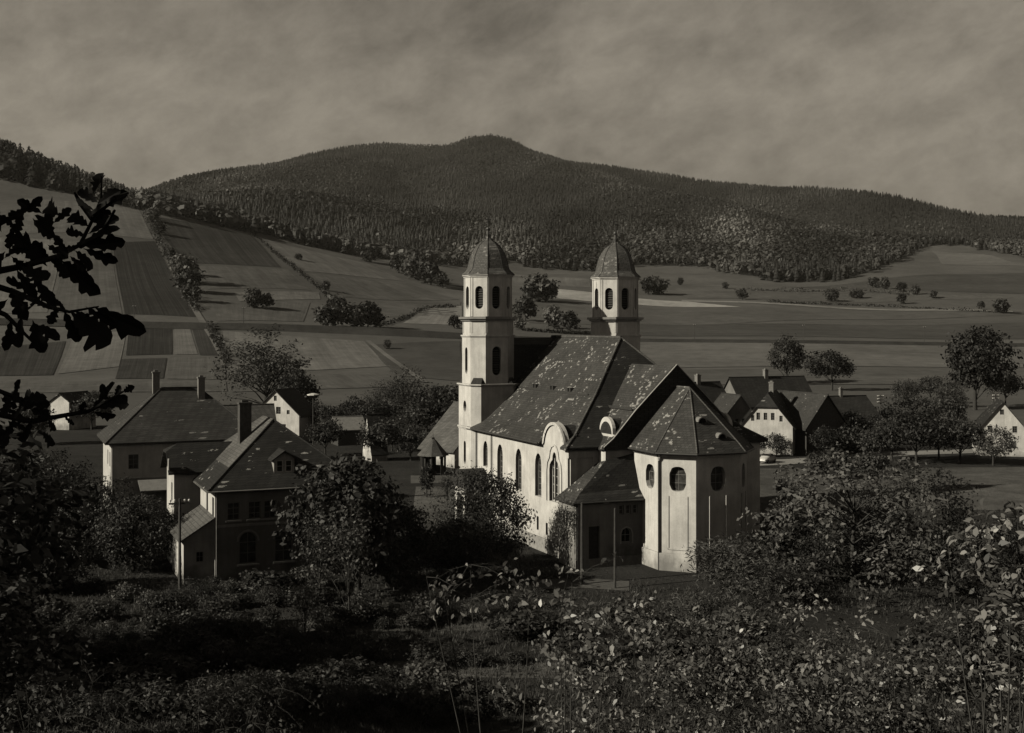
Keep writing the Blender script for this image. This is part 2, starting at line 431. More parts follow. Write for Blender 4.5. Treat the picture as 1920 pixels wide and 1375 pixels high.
def hit(px, py, lo=240.0):
    """first terrain point behind distance lo that the line of sight through (px, py) meets"""
    d = DM[DM >= lo]; y = HY + (CAMZ - zfar(np.full(len(d), px, float), d)) / d * F
    k = np.argmax(y <= py)
    if y[k] > py: k = len(d) - 1
    if k > 0 and y[k - 1] != y[k]:
        D = d[k - 1] + (d[k] - d[k - 1]) * np.clip((y[k - 1] - py) / (y[k - 1] - y[k]), 0, 1)
    else: D = d[k]
    return float(D)

def grid_faces(nx, ny):
    i, j = np.meshgrid(np.arange(nx - 1), np.arange(ny - 1), indexing='ij')
    a = (i * ny + j).ravel()
    return np.stack([a, a + ny, a + ny + 1, a + 1], 1)
xs = np.arange(-216, 217, 2.0); ys = np.arange(-40, 241, 2.0)
gx, gy = np.meshgrid(xs, ys, indexing='ij')
me = np_mesh('ground', np.stack([gx.ravel(), gy.ravel(), zground(gx, gy).ravel()], 1), grid_faces(len(xs), len(ys)), M['ground'], smooth=True)
tag(link('ground', me), kind='structure')
pxg = np.arange(-900, 2901, 8.0); dg = np.concatenate([np.arange(240, 1000, 6.0), np.arange(1000, 3120, 20.0), np.arange(3120, 3700, 60), [4500, 6500, 8900]])
gp, gd = np.meshgrid(pxg, dg, indexing='ij')
gX = (gp - CX) / F * gd
# woodland floor where the forest grows (drawn again below as tree positions)
EDGE = np.array([(-900, 312), (-300, 318), (0, 340), (60, 354), (150, 371), (240, 392), (290, 406), (480, 440), (560, 460), (690, 484), (760, 494), (860, 500), (960, 496), (1010, 508), (1110, 512), (1210, 500), (1290, 502), (1400, 520), (1450, 532),
                 (1560, 530), (1640, 510), (1700, 484), (1740, 462), (1800, 462), (1860, 474), (1920, 486), (2300, 500), (2900, 505)], float)
EDGE_D = {}
def edge_dist(px):
    k = int(round(px / 10.0))
    if k not in EDGE_D: EDGE_D[k] = hit(k * 10.0, np.interp(k * 10.0, EDGE[:, 0], EDGE[:, 1]))
    return EDGE_D[k]
edv = np.array([edge_dist(p) for p in pxg])
fg = grid_faces(len(pxg), len(dg))
fi = (gd >= (edv[:, None] + 15)).ravel()[fg[:, 0]].astype(int)
me = np_mesh('hills', np.stack([gX.ravel(), gd.ravel(), zfar(gp, gd).ravel()], 1), fg, [M['hills'], M['forest_floor']], matidx=fi, smooth=True)
tag(link('hills', me), kind='structure')

# draped field sheets -------------------------------------------------
def field(name, quad, mat, lift=0.18, step=6.0, lo=240.0):
    q = [np.array(p, float) for p in quad]          # TL TR BR BL in the photograph, then laid on the terrain
    nu = int(max(3, max(np.linalg.norm(q[1] - q[0]), np.linalg.norm(q[2] - q[3])) / step)) + 1
    nv = int(max(3, max(np.linalg.norm(q[3] - q[0]), np.linalg.norm(q[2] - q[1])) / (step * 0.6))) + 1
    vs_, uv = [], []
    c = [np.array([p[0], hit(p[0], p[1], lo)]) for p in q]      # corner distances, then a straight-edged plot on the ground
    w = [np.array([(a[0] - CX) / F * a[1], a[1]]) for a in c]
    S_, T_ = [a.ravel()[:, None] for a in np.meshgrid(np.linspace(0, 1, nu), np.linspace(0, 1, nv), indexing='ij')]
    P = (w[0] * (1 - S_) + w[1] * S_) * (1 - T_) + (w[3] * (1 - S_) + w[2] * S_) * T_
    wob = 0.9 * np.sin(P[:, 0] * 0.03 + P[:, 1] * 0.021)
    X, Y = P[:, 0] + wob, P[:, 1] + wob * 0.7
    vs_ = np.stack([X, Y, zground(X, Y) + lift], 1); uv = np.concatenate([S_, T_], 1)
    fa = grid_faces(nu, nv)
    me = np_mesh(name, np.array(vs_), fa, mat, smooth=True)
    ul = me.uv_layers.new(name='UVMap')
    ul.data.foreach_set('uv', np.array(uv)[fa.ravel()].ravel().astype(np.float32))
    return tag(link(name, me), kind='structure')
FM = dict(dark=mat_field('ploughed_dark', 0.03, 38, 0.8), dark2=mat_field('ploughed_brown', 0.042, 30, 0.6), mid=mat_field('stubble_mid', 0.098, 16, 0.3), light=mat_field('stubble_light', 0.14, 16, 0.3),
          vlight=mat_field('ripe_strip', 0.33, 6, 0.1), pale=mat_field('stubble_pale', 0.21, 10, 0.3), meadow=mat_field('meadow_mid', 0.1, 5, 0.12, True), meadow_dark=mat_field('meadow_dark', 0.068, 5, 0.15, True), meadow_light=mat_field('meadow_light', 0.13, 5, 0.12, True))
for q, k in [
    ([(40, 372), (262, 392), (290, 450), (20, 440)], 'light'), ([(208, 456), (291, 453), (374, 596), (233, 590)], 'dark'), ([(120, 452), (204, 456), (228, 589), (100, 586)], 'mid'),
    ([(-60, 445), (112, 452), (92, 586), (-90, 584)], 'light'), ([(283, 406), (470, 442), (528, 502), (352, 494)], 'dark2'), ([(358, 499), (540, 506), (585, 545), (388, 543)], 'mid'),
    ([(440, 549), (600, 549), (604, 562), (448, 566)], 'light'), ([(396, 570), (585, 568), (568, 604), (404, 603)], 'mid'), ([(482, 446), (690, 494), (760, 528), (560, 508)], 'light'),
    ([(566, 512), (764, 532), (862, 562), (620, 556)], 'mid'), ([(626, 560), (864, 566), (850, 592), (700, 596)], 'meadow'), ([(800, 577), (864, 574), (864, 610), (758, 607)], 'pale'),
    ([(242, 616), (320, 613), (324, 665), (240, 667)], 'dark'), ([(324, 614), (352, 613), (371, 665), (328, 666)], 'light'), ([(356, 613), (392, 615), (411, 667), (375, 667)], 'dark2'),
    ([(232, 674), (315, 672), (312, 710), (222, 711)], 'dark2'), ([(320, 671), (418, 670), (428, 712), (318, 711)], 'mid'), ([(140, 634), (238, 619), (228, 688), (112, 702)], 'light'),
    ([(-40, 652), (128, 640), (104, 704), (-60, 706)], 'dark2'), ([(414, 622), (682, 641), (728, 688), (432, 704)], 'light'), ([(690, 648), (866, 640), (866, 716), (742, 706)], 'meadow_dark'),
    ([(-40, 716), (428, 716), (432, 735), (-60, 738)], 'mid'), ([(440, 710), (720, 700), (790, 726), (440, 736)], 'mid'),
    ([(1022, 541), (1112, 549), (1110, 566), (1030, 559)], 'vlight'), ([(1196, 560), (1290, 566), (1392, 576), (1196, 572)], 'vlight'), ([(962, 514), (1104, 524), (1112, 540), (962, 536)], 'light'),
    ([(990, 566), (1390, 580), (1940, 590), (990, 606)], 'meadow'), ([(1196, 608), (1960, 606), (1980, 636), (1196, 630)], 'meadow_dark'), ([(1196, 640), (1960, 650), (1990, 690), (1196, 690)], 'meadow_light'),
    ([(1210, 505), (1420, 534), (1900, 560), (1290, 560)], 'meadow'), ([(1748, 470), (1862, 480), (1930, 500), (1770, 496)], 'meadow_light'), ([(1480, 538), (1930, 512), (1960, 552), (1500, 552)], 'meadow_dark'),
    ([(1196, 694), (1960, 694), (1990, 722), (1240, 722)], 'meadow')]:
    field('field', q, FM[k])
field('field_track', [(1280, 563), (1900, 584), (1900, 587), (1280, 566)], FM['pale'], 0.3, 8)
# hill tracks: narrow pale strips
def strip(name, pts, width, mat, lift=0.35, lo=240.0, dense=12):
    P = []
    for (a, b) in zip(pts[:-1], pts[1:]):
        for k in range(dense):
            s = k / dense
            px, py = a[0] * (1 - s) + b[0] * s, a[1] * (1 - s) + b[1] * s
            D = hit(px, py, lo) if py < 790 else None
            P.append(((px - CX) / F * D, D))
    P = np.array(P); T = np.gradient(P, axis=0); T /= np.linalg.norm(T, axis=1)[:, None] + 1e-9; Nn = np.stack([-T[:, 1], T[:, 0]], 1)
    A = P + Nn * width / 2; B = P - Nn * width / 2
    v = np.zeros((2 * len(P), 3)); v[0::2, :2] = A; v[1::2, :2] = B; v[:, 2] = zground(v[:, 0], v[:, 1]) + lift
    n = len(P); i = np.arange(n - 1) * 2
    return tag(link(name, np_mesh(name, v, np.stack([i, i + 1, i + 3, i + 2], 1), mat)), kind='structure')
strip('field_track', [(280, 408), (302, 460), (335, 530), (372, 592), (402, 640), (428, 690)], 3.0, FM['light'])
strip('field_track', [(690, 640), (725, 668), (770, 700), (800, 720)], 2.2, FM['light'])

# railway bank --------------------------------------------------------
def bank():
    line = [(-500, 585, 2.0), (0, 600, 2.0), (240, 607, 2.0), (500, 612, 2.2), (700, 622, 3.0), (862, 630, 2.4), (1000, 634, 1.6), (1250, 637, 1.4), (1500, 639, 1.3), (1900, 645, 1.3), (2400, 650, 1.3)]
    P = []; Hh = []
    for a, b in zip(line[:-1], line[1:]):
        for k in range(24):
            s = k / 24; px = a[0] + (b[0] - a[0]) * s; py = a[1] + (b[1] - a[1]) * s; h = a[2] + (b[2] - a[2]) * s
            D = hit(px, py + 4); P.append(((px - CX) / F * D, D)); Hh.append(h)
    P = np.array(P)
    k = np.ones(9) / 9
    P = np.stack([np.convolve(np.pad(P[:, i], 4, mode='edge'), k, 'valid') for i in (0, 1)], 1)
    T = np.gradient(P, axis=0); T /= np.linalg.norm(T, axis=1)[:, None]; Nn = np.stack([-T[:, 1], T[:, 0]], 1)
    offs = [(-7, -0.6), (-2.4, 1.0), (2.4, 1.0), (7, -0.6)]
    v = []
    for i in range(len(P)):
        for o, hh in offs:
            X, Y = P[i] - Nn[i] * o
            v.append((X, Y, gz(*P[i]) + (Hh[i] if hh > 0 else -1.0)))
    n = len(P); fs = []
    for i in range(n - 1):
        for j in range(3): fs.append((i * 4 + j, i * 4 + j + 1, i * 4 + j + 5, i * 4 + j + 4))
    o = link('railway_bank', np_mesh('railway_bank', np.array(v), np.array(fs), M['bank']))
    tag(o, kind='structure')
    return P, Hh
BANK, BANKH = bank()

# ground sheets round the church ---------------------------------------
def sheet(name, pts, mat, z=0.02):
    """pts are (px, D) on the flat village ground"""
    mb = MB(); loop = [Vector(((p - CX) / F * d, d, 0)) for p, d in pts]
    tr = tessellate_polygon([loop]); mb.add([(p.x, p.y, z) for p in loop], [tuple(t) for t in tr])
    return tag(mb.build(name, mat), kind='structure')
sheet('road', [(1380, 176), (1480, 178), (1580, 184), (1720, 190), (1960, 196), (1960, 190), (1720, 184), (1580, 177), (1480, 171), (1380, 168)], M['road'], 0.03)
sheet('lawn', [(1400, 166), (1560, 166), (1980, 168), (1980, 128), (1560, 128), (1400, 124)], M['lawn'], 0.02)
sheet('path', [(1000, 92.5), (1110, 93), (1180, 92), (1180, 88.5), (1100, 89.5), (990, 89)], M['path'], 0.03)
sheet('path', [(770, 158), (870, 158), (870, 151), (770, 150)], M['path'], 0.03)
sheet('lawn', [(780, 147), (880, 147), (880, 120), (800, 106), (770, 118)], M['lawn'], 0.02)
sheet('grass_strip', [(560, 80), (900, 79.5), (1280, 80), (1280, 76.5), (900, 77), (560, 76.5)], M['strip'], 0.02)
sheet('grass_strip', [(620, 70), (1000, 69.5), (1280, 70), (1280, 66.8), (1000, 66.5), (620, 67)], M['strip'], 0.02)
sheet('lawn', [(60, 150), (190, 150), (190, 146), (60, 144)], M['lawn'], 0.02)

# ================================================================= opening shapes (u across, v up)
def rect(c, v0, w, h): return [(c - w / 2, v0), (c + w / 2, v0), (c + w / 2, v0 + h), (c - w / 2, v0 + h)]
def arch(c, v0, w, h, n=8, point=0.0):
    r = w / 2; rise = r * (1 + point); pts = [(c - r, v0), (c + r, v0)]
    for i in range(n + 1):
        a = math.pi * i / n; pts.append((c + r * math.cos(a), v0 + h - rise + rise * math.sin(a)))
    return pts
def stadium(c, v0, w, h, n=7):
    r = w / 2; pts = []
    for i in range(n + 1): a = math.pi + math.pi * i / n; pts.append((c + r * math.cos(a), v0 + r + r * math.sin(a)))
    for i in range(n + 1): a = math.pi * i / n; pts.append((c + r * math.cos(a), v0 + h - r + r * math.sin(a)))
    return pts
def oval(c, cv, w, h, n=16): return [(c + w / 2 * math.cos(2 * math.pi * i / n), cv + h / 2 * math.sin(2 * math.pi * i / n)) for i in range(n)]
def octofoil(c, cv, w, h):
    """upright rounded window with square shoulders"""
    a, b = w / 2, h / 2; k = 0.72; pts = []
    for i in range(7): t = R(-55 + 110 * i / 6 - 90 + 0); pts.append((c + a * 0.9 * math.sin(R(-55 + 110 * i / 6)), cv - b * 0.55 - b * 0.45 * math.cos(R(-55 + 110 * i / 6)) ** 0.8))
    pts += [(c + a, cv - b * 0.42), (c + a, cv + b * 0.42)]
    for i in range(7): pts.append((c + a * 0.9 * math.sin(R(55 - 110 * i / 6)), cv + b * 0.55 + b * 0.45 * math.cos(R(55 - 110 * i / 6)) ** 0.8))
    pts += [(c - a, cv + b * 0.42), (c - a, cv - b * 0.42)]
    return pts

def window(parent, O, U, poly, depth, nv=1, nh=3, frame=None, glass=None, fw=0.06, name='window', N=None, split=True):
    """frame with glazing bars set back in the opening, glass behind it"""
    O = Vector(O); U = Vector(U).normalized(); W = Vector((0, 0, 1)); N = U.cross(W) if N is None else Vector(N)
    frame = frame or M['trim']; glass = glass or M['glass']
    g = lambda u, v, d: O + U * u + W * v - N * d
    us = [p[0] for p in poly]; vs_ = [p[1] for p in poly]; cu, cv = (min(us) + max(us)) / 2, (min(vs_) + max(vs_)) / 2
    w, h = max(us) - min(us), max(vs_) - min(vs_)
    inner = [(cu + (u - cu) * (1 - 2 * fw / w), cv + (v - cv) * (1 - 2 * fw / h)) for u, v in poly]
    mb = MB(); n = len(poly)
    for d0, d1 in ((depth - 0.08, depth),):
        p = [g(u, v, d0) for u, v in poly] + [g(u, v, d0) for u, v in inner] + [g(u, v, d1) for u, v in inner]
        mb.add(p, [(i, (i + 1) % n, (i + 1) % n + n, i + n) for i in range(n)] + [(i + n, (i + 1) % n + n, (i + 1) % n + 2 * n, i + 2 * n) for i in range(n)])
    def span_v(u):      # vertical extent of the opening at u
        hits = []
        for (a, b), (c, d) in zip(inner, inner[1:] + inner[:1]):
            if (a - u) * (c - u) < 0: hits.append(b + (d - b) * (u - a) / (c - a))
        return (min(hits), max(hits)) if len(hits) >= 2 else None
    def span_u(v):
        hits = []
        for (a, b), (c, d) in zip(inner, inner[1:] + inner[:1]):
            if (b - v) * (d - v) < 0: hits.append(a + (c - a) * (v - b) / (d - b))
        return (min(hits), max(hits)) if len(hits) >= 2 else None
    bw_ = fw * 0.3
    for i in range(nv):
        u = min(us) + w * (i + 1) / (nv + 1) + 0.001; s = span_v(u)
        if s: mb.poly([g(u - bw_, s[0], depth - 0.05), g(u + bw_, s[0], depth - 0.05), g(u + bw_, s[1], depth - 0.05), g(u - bw_, s[1], depth - 0.05)])
    for i in range(nh):
        v = min(vs_) + h * (i + 1) / (nh + 1) + 0.001; s = span_u(v)
        if s: mb.poly([g(s[0], v - bw_, depth - 0.045), g(s[1], v - bw_, depth - 0.045), g(s[1], v + bw_, depth - 0.045), g(s[0], v + bw_, depth - 0.045)])
    if split:
        o = mb.build(name, frame, parent)
        MB().poly([g(u, v, depth - 0.015) for u, v in poly]).build('pane', glass, o)
    else:
        mb.poly([g(u, v, depth - 0.015) for u, v in poly], 1)
        o = mb.build(name, [frame, glass], parent)
    return o

def offset_poly(pts, d):
    """offset a convex ccw polygon outwards"""
    n = len(pts); out = []
    for i in range(n):
        p0, p1, p2 = Vector(pts[i - 1]), Vector(pts[i]), Vector(pts[(i + 1) % n])
        a = (p1 - p0).normalized(); b = (p2 - p1).normalized()
        na = Vector((a.y, -a.x)); nb = Vector((b.y, -b.x)); m = (na + nb).normalized()
        out.append(tuple(p1 + m * (d / max(0.3, m.dot(na)))))
    return out

# ================================================================= the church
TH = R(22.9)
ROT = math.atan2(-math.cos(TH), math.sin(TH))       # local +x points east (towards us, right), local +y north (right, away)
church = empty('church', (4.28, 125.0, 0), ROT)
tag(church, 'white baroque church with two domed octagonal towers and a speckled slate roof', 'church')

def chamfered(h, l): return [(-h + l, -h), (h - l, -h), (h, -h + l), (h, h - l), (h - l, h), (-h + l, h), (-h, h - l), (-h, -h + l)]
def ring_oct(r): return [(r * math.cos(R(-112.5 + 45 * i)), r * math.sin(R(-112.5 + 45 * i))) for i in range(8)]
# face index of both shapes: 0 = south, 1 = south-east, 2 = east, 3 = north-east, 4 = north ...

def tower(t0, outer):
    P = lambda pts: [(x, y + t0) for x, y in pts]
    tw = MB(); wins = []
    def section(shape, z0, z1, holes):
        s = P(shape); n = len(s)
        for i in range(n):
            a, b = Vector(s[i]), Vector(s[(i + 1) % n]); L = (b - a).length; U = (b - a).normalized()
            hs = [f(L / 2) for f in holes.get(i, [])]
            tw.panel((a.x, a.y, 0), (U.x, U.y, 0), [(0, z0), (L, z0), (L, z1), (0, z1)], hs, 0.34, back=None)
            for h in hs: wins.append(((a.x, a.y, 0), (U.x, U.y, 0), h, z0))
    A = chamfered(2.52, 0.78); B = chamfered(2.36, 1.17)
    section(offset_poly(A, 0.08), -0.5, 1.2, {})
    section(A, 1.2, 9.35, {outer: [lambda c: stadium(c, 5.7, 0.62, 2.35)]})
    section(A, 9.35, 13.7, {outer: [lambda c: oval(c, 11.55, 0.85, 1.15)]})
    slot = {i: [lambda c: stadium(c, 14.7, 0.95, 2.9)] for i in (2, 6)}; slot[0] = slot[4] = [lambda c: stadium(c, 14.8, 0.7, 2.7)]
    section(B, 13.7, 18.6, slot)
    section(chamfered(2.32, 1.2), 18.6, 20.3, {})
    O = ring_oct(2.42)
    section(O, 20.3, 24.75, {i: [lambda c: stadium(c, 21.35, 0.86, 2.3)] for i in range(8)})
    t = tw.build('tower', M['plaster'], church)
    # cornices
    def cornice(shape, z, h, d, mat=M['plaster']):
        s0 = P(offset_poly(shape, d * 0.4)); s1 = P(offset_poly(shape, d))
        mb = MB(); mb.prism(s0, z, z + h * 0.45); mb.prism(s1, z + h * 0.45, z + h)
        mb.build('cornice', mat, t)
    cornice(A, 9.25, 0.3, 0.14); cornice(A, 13.62, 0.22, 0.2); cornice(B, 18.5, 0.24, 0.14); cornice(B, 20.15, 0.42, 0.34, M['zinc']); cornice(O, 24.55, 0.34, 0.2)
    # slate-covered corner shoulders where the shaft narrows
    for i in (1, 3, 5, 7):
        a, b = [Vector((*q, 0)) for q in (P(A)[i], P(A)[(i + 1) % 8])]; c, d = [Vector((*q, 0)) for q in (P(B)[i], P(B)[(i + 1) % 8])]
        z0, z1 = Vector((0, 0, 13.86)), Vector((0, 0, 14.45))
        m1, m2 = c.lerp(d, 0.2), c.lerp(d, 0.8)
        MB().add([a + z0, b + z0, d + z0, c + z0, m1 + z1, m2 + z1], [(0, 1, 5, 4), (0, 4, 3), (1, 2, 5), (3, 4, 5, 2)]).build('corner_shoulder', M['slate_dark'], t)
    # relief panels on the drum and lantern
    pn = MB()
    for shape, z0, z1, w in ((chamfered(2.32, 1.2), 18.95, 20.05, 0.55),):
        s = P(shape)
        for i in range(8):
            a, b = Vector(s[i]), Vector(s[(i + 1) % 8]); U = (b - a).normalized(); Nn = Vector((U.y, -U.x)); L = (b - a).length
            for k in (0.08, 0.92):
                c = a + U * L * k + Nn * 0.03
                q = [c - U * 0.09, c + U * 0.09]
                pn.sweep([(q[0].x - Nn.x * .05, q[0].y - Nn.y * .05, z0), (q[1].x - Nn.x * .05, q[1].y - Nn.y * .05, z0), (q[1].x, q[1].y, z0), (q[0].x, q[0].y, z0)], (0, 0, z1 - z0))
    s = P(O)
    for i in range(8):
        a, b = Vector(s[i]), Vector(s[(i + 1) % 8]); U = (b - a).normalized(); Nn = Vector((U.y, -U.x)); L = (b - a).length
        for k in (0.07, 0.93):
            c = a + U * L * k + Nn * 0.05; q = [c - U * 0.1, c + U * 0.1]
            pn.sweep([(q[0].x - Nn.x * .08, q[0].y - Nn.y * .08, 20.6), (q[1].x - Nn.x * .08, q[1].y - Nn.y * .08, 20.6), (q[1].x, q[1].y, 20.6), (q[0].x, q[0].y, 20.6)], (0, 0, 3.9))
    pn.build('pilaster_strips', M['plaster'], t)
    # louvred openings
    for (o, u, h, z0) in wins:
        Ov, Uv = Vector(o), Vector(u); Nn = Uv.cross(Vector((0, 0, 1))); g = lambda a, b, d: Ov + Uv * a + Vector((0, 0, b)) - Nn * d
        mb = MB(); mb.poly([g(a, b, 0.33) for a, b in h], 0)
        us = [p[0] for p in h]; vv = [p[1] for p in h]; cu = sum(us) / len(us); w = max(us) - min(us)
        if z0 > 13:
            k = int((max(vv) - min(vv)) / 0.24)
            for i in range(1, k):
                v = min(vv) + i * 0.24; hw = w / 2 * 0.8
                mb.poly([g(cu - hw, v, 0.22), g(cu + hw, v, 0.22), g(cu + hw, v + 0.16, 0.32), g(cu - hw, v + 0.16, 0.32)], 1)
        mb.build('louvre_window', [M['dark'], M['louver']], t)
    # bell-shaped octagonal dome, finial and cross
    prof = [(2.72, 24.82), (2.62, 24.96), (2.32, 25.2), (2.14, 25.45), (2.03, 25.9), (1.93, 26.3), (1.76, 26.85), (1.52, 27.35), (1.2, 27.8), (0.86, 28.1), (0.5, 28.32), (0.3, 28.6), (0.2, 28.95), (0.12, 29.35)]
    dm = MB(); dm.rings([[(r * math.cos(R(-112.5 + 45 * i)), t0 + r * math.sin(R(-112.5 + 45 * i)), z) for i in range(8)] for r, z in prof])
    dm.build('dome', M['slate_dome'], t)
    rb = MB()
    for i in range(8):
        c, s_ = math.cos(R(-112.5 + 45 * i)), math.sin(R(-112.5 + 45 * i))
        for (r0, z0), (r1, z1) in zip(prof[:-2], prof[1:-1]): rb.tube((r0 * c, t0 + r0 * s_, z0), (r1 * c, t0 + r1 * s_, z1), 0.035, n=5)
    rb.build('dome_ribs', M['slate_dark'], t)
    cr = MB(); cr.rings([[(r * math.cos(R(36 * i)), t0 + r * math.sin(R(36 * i)), z) for i in range(10)] for r, z in ((0.05, 29.3), (0.17, 29.4), (0.2, 29.52), (0.16, 29.64), (0.04, 29.74))])
    cr.tube((0, t0, 29.7), (0, t0, 31.0), 0.035); cr.tube((0, t0 - 0.36, 30.5), (0, t0 + 0.36, 30.5), 0.035); cr.tube((0, t0 - 0.22, 30.75), (0, t0 + 0.22, 30.75), 0.03)
    cr.build('cross', M['metal'], t)
    return t
tower(-7.3, 0); tower(7.3, 4)

# west front between the towers
mb = MB(); mb.box((-2.2, -4.82, 0), (0.66, 4.82, 17.7)); mb.build('west_front', M['slate_dark'], church)
mb = MB(); mb.slab([(-2.5, -4.8, 17.6), (-0.77, -4.8, 18.45), (-0.77, 4.8, 18.45), (-2.5, 4.8, 17.6)], 0.15); mb.slab([(-0.77, -4.8, 18.45), (0.9, -4.8, 17.75), (0.9, 4.8, 17.75), (-0.77, 4.8, 18.45)], 0.15)
mb.build('west_roof', M['slate_dark'], church)
mb = MB(); mb.sweep([(0.66, -0.95, 17.7), (0.66, 0.95, 17.7), (0.66, 0.5, 18.7), (0.66, -0.5, 18.7)], (0.35, 0, 0)); mb.build('ridge_parapet', M['slate_dark'], church)

# nave -----------------------------------------------------------------
NW, NX = 9.5, 23.4
S_WALL = dict(O=(0, -NW, 0), U=(1, 0, 0))
gc, gr = 20.75, 2.12
outline = [(2.3, 1.2), (NX, 1.2), (NX, 8.7)]
for i in range(6): a = R(90 * i / 5); outline.append((NX - 0.42 * math.sin(a), 9.12 - 0.42 * math.cos(a) + 0.25 * i / 5))
for i in range(15): a = R(12.0 + 156 * i / 14); outline.append((gc + gr * math.cos(a), 9.25 + gr * 1.02 * math.sin(a)))
outline += [(gc - gr - 0.12, 9.55), (2.3, 9.55)]
nave_w = [(4.84, 5.95, 1.15, 2.5), (8.57, 4.65, 1.36, 3.8), (13.03, 4.65, 1.36, 3.8), (17.4, 4.65, 1.36, 3.8)]
holes = [arch(c, v, w, h, 8, 0.55) for c, v, w, h in nave_w]
tri = [(gc - 1.02, 4.6), (gc + 1.02, 4.6), (gc + 1.02, 7.3), (gc + 0.92, 7.75), (gc + 0.62, 8.05), (gc + 0.4, 8.15), (gc + 0.36, 8.5), (gc + 0.2, 8.78), (gc, 8.86), (gc - 0.2, 8.78), (gc - 0.36, 8.5), (gc - 0.4, 8.15), (gc - 0.62, 8.05), (gc - 0.92, 7.75), (gc - 1.02, 7.3)]
holes.append(tri)
slits = [rect(17.3, 1.7, 0.42, 1.2), rect(19.2, 1.6, 0.42, 1.0)]
mb = MB(); mb.panel(S_WALL['O'], S_WALL['U'], outline, holes + slits, 0.38)
g0 = outline[8:-2]
mb.add([(u, -NW, v) for u, v in outline] + [(u, -NW + 0.45, v) for u, v in outline], [(i, (i + 1) % len(outline), (i + 1) % len(outline) + len(outline), i + len(outline)) for i in range(2, len(outline) - 1)])
mb.poly([(u, -NW + 0.45, v) for u, v in outline[2:-1]])
nave = mb.build('nave_wall', M['plaster'], church)
mb = MB(); mb.box((NX - 0.3, -NW + 0.003, 1.2), (NX, -6.4, 9.3)); mb.box((NX - 0.3, 6.4, 1.2), (NX, NW, 9.3)); mb.box((2.3, NW - 0.3, 1.2), (NX - 0.3, NW, 9.4)); mb.build('nave_wall', M['plaster'], church)
mb = MB(); mb.box((2.2, -NW - 0.1, -0.5), (NX + 0.1, NW + 0.1, 1.2)); mb.build('plinth', M['stone'], church)
mb = MB(); mb.box((NX, -9.3, 1.2), (NX + 0.12, -8.75, 9.0)); mb.box((NX, -7.25, 1.2), (NX + 0.12, -6.75, 9.0)); mb.box((NX, -9.5, 8.6), (NX + 0.16, -6.7, 9.2)); mb.build('pilaster_strips', M['plaster'], church)
for p in holes[:4]: window(church, *S_WALL.values(), p, 0.38, 1, 6, M['zinc'], M['leadglass'], 0.07)
w = window(church, *S_WALL.values(), tri, 0.38, 0, 5, M['trim'], M['leadglass'], 0.08)
mb = MB()
for u in (gc - 0.36, gc + 0.36): mb.box((u - 0.07, -NW + 0.2, 4.62), (u + 0.07, -NW + 0.34, 8.3))
mb.build('mullion', M['trim'], w)
for p in slits: window(church, *S_WALL.values(), p, 0.38, 0, 1, M['zinc'], M['dark'], 0.05)
# moulding round the gable window and coping of the curved gable
def ribbon(path, O, U, width, proud, mat, name, parent):
    O = Vector(O); U = Vector(U); N = U.cross(Vector((0, 0, 1))); mb = MB()
    for (a, b), (c, d) in zip(path[:-1], path[1:]):
        t = Vector((c - a, d - b)).normalized(); n_ = Vector((-t.y, t.x)) * width / 2; e = t * 0.02
        g = lambda p, k: O + U * p[0] + Vector((0, 0, p[1])) + N * k
        q = [(a - n_.x - e.x, b - n_.y - e.y), (c - n_.x + e.x, d - n_.y + e.y), (c + n_.x + e.x, d + n_.y + e.y), (a + n_.x - e.x, b + n_.y - e.y)]
        mb.sweep([g(p, -0.05) for p in q], N * (proud + 0.05))
    return mb.build(name, mat, parent)
mould = [(gc - 1.5, 4.6), (gc - 1.5, 7.2), (gc - 1.35, 7.9), (gc - 0.95, 8.35), (gc - 0.8, 8.9), (gc - 0.5, 9.3), (gc, 9.45), (gc + 0.5, 9.3), (gc + 0.8, 8.9), (gc + 0.95, 8.35), (gc + 1.35, 7.9), (gc + 1.5, 7.2), (gc + 1.5, 4.6)]
ribbon(mould, *S_WALL.values(), 0.14, 0.08, M['plaster'], 'window_moulding', church)
ribbon([(u, v - 0.12) for u, v in reversed(outline[8:-1])], *S_WALL.values(), 0.26, 0.14, M['plaster'], 'gable_coping', church)

prof = [(0.0, 18.56), (5.0, 13.45), (8.35, 10.5), (9.95, 9.5)]
RX0, RXE, EX = 0.7, 14.9, 24.0
hipx = lambda t: RXE + (EX - RXE) * t / 9.95
mb = MB()
for (ta, za_), (tb, zb) in zip(prof[:-1], prof[1:]):
    for s in (-1, 1):
        if s < 0 and tb > 9:        # the eave stops either side of the curved gable
            g1, g2 = gc - gr - 0.1, gc + gr - 0.02
            mb.slab([(RX0, -ta, za_), (g1, -ta, za_), (g1, -tb, zb), (RX0, -tb, zb)], 0.2)
            mb.slab([(g2, -ta, za_ - 0.004), (hipx(ta), -ta, za_), (hipx(tb), -tb, zb), (g2, -tb, zb - 0.004)], 0.2)
            continue
        mb.slab([(RX0, s * ta, za_), (hipx(ta), s * ta, za_), (hipx(tb), s * tb, zb), (RX0, s * tb, zb)], 0.2)
nr = mb.build('nave_roof', M['slate'], church)
mb = MB()
for (ta, za_), (tb, zb) in zip(prof[:-1], prof[1:]):
    pts = [(hipx(ta), -ta, za_), (hipx(tb), -tb, zb), (hipx(tb), tb, zb), (hipx(ta), ta, za_)]
    mb.slab(pts if ta > 0 else pts[:3], 0.2)
mb.build('nave_hip', M['slate_few_shaded'], nr)  # east slope's shade put into a darker slate with fewer specks
rc = MB(); rc.tube((RX0, 0, 18.58), (RXE, 0, 18.58), 0.13)
for s in (-1, 1):
    for (ta, za_), (tb, zb) in zip(prof[:-1], prof[1:]): rc.tube((hipx(ta), s * ta, za_), (hipx(tb), s * tb, zb), 0.1)
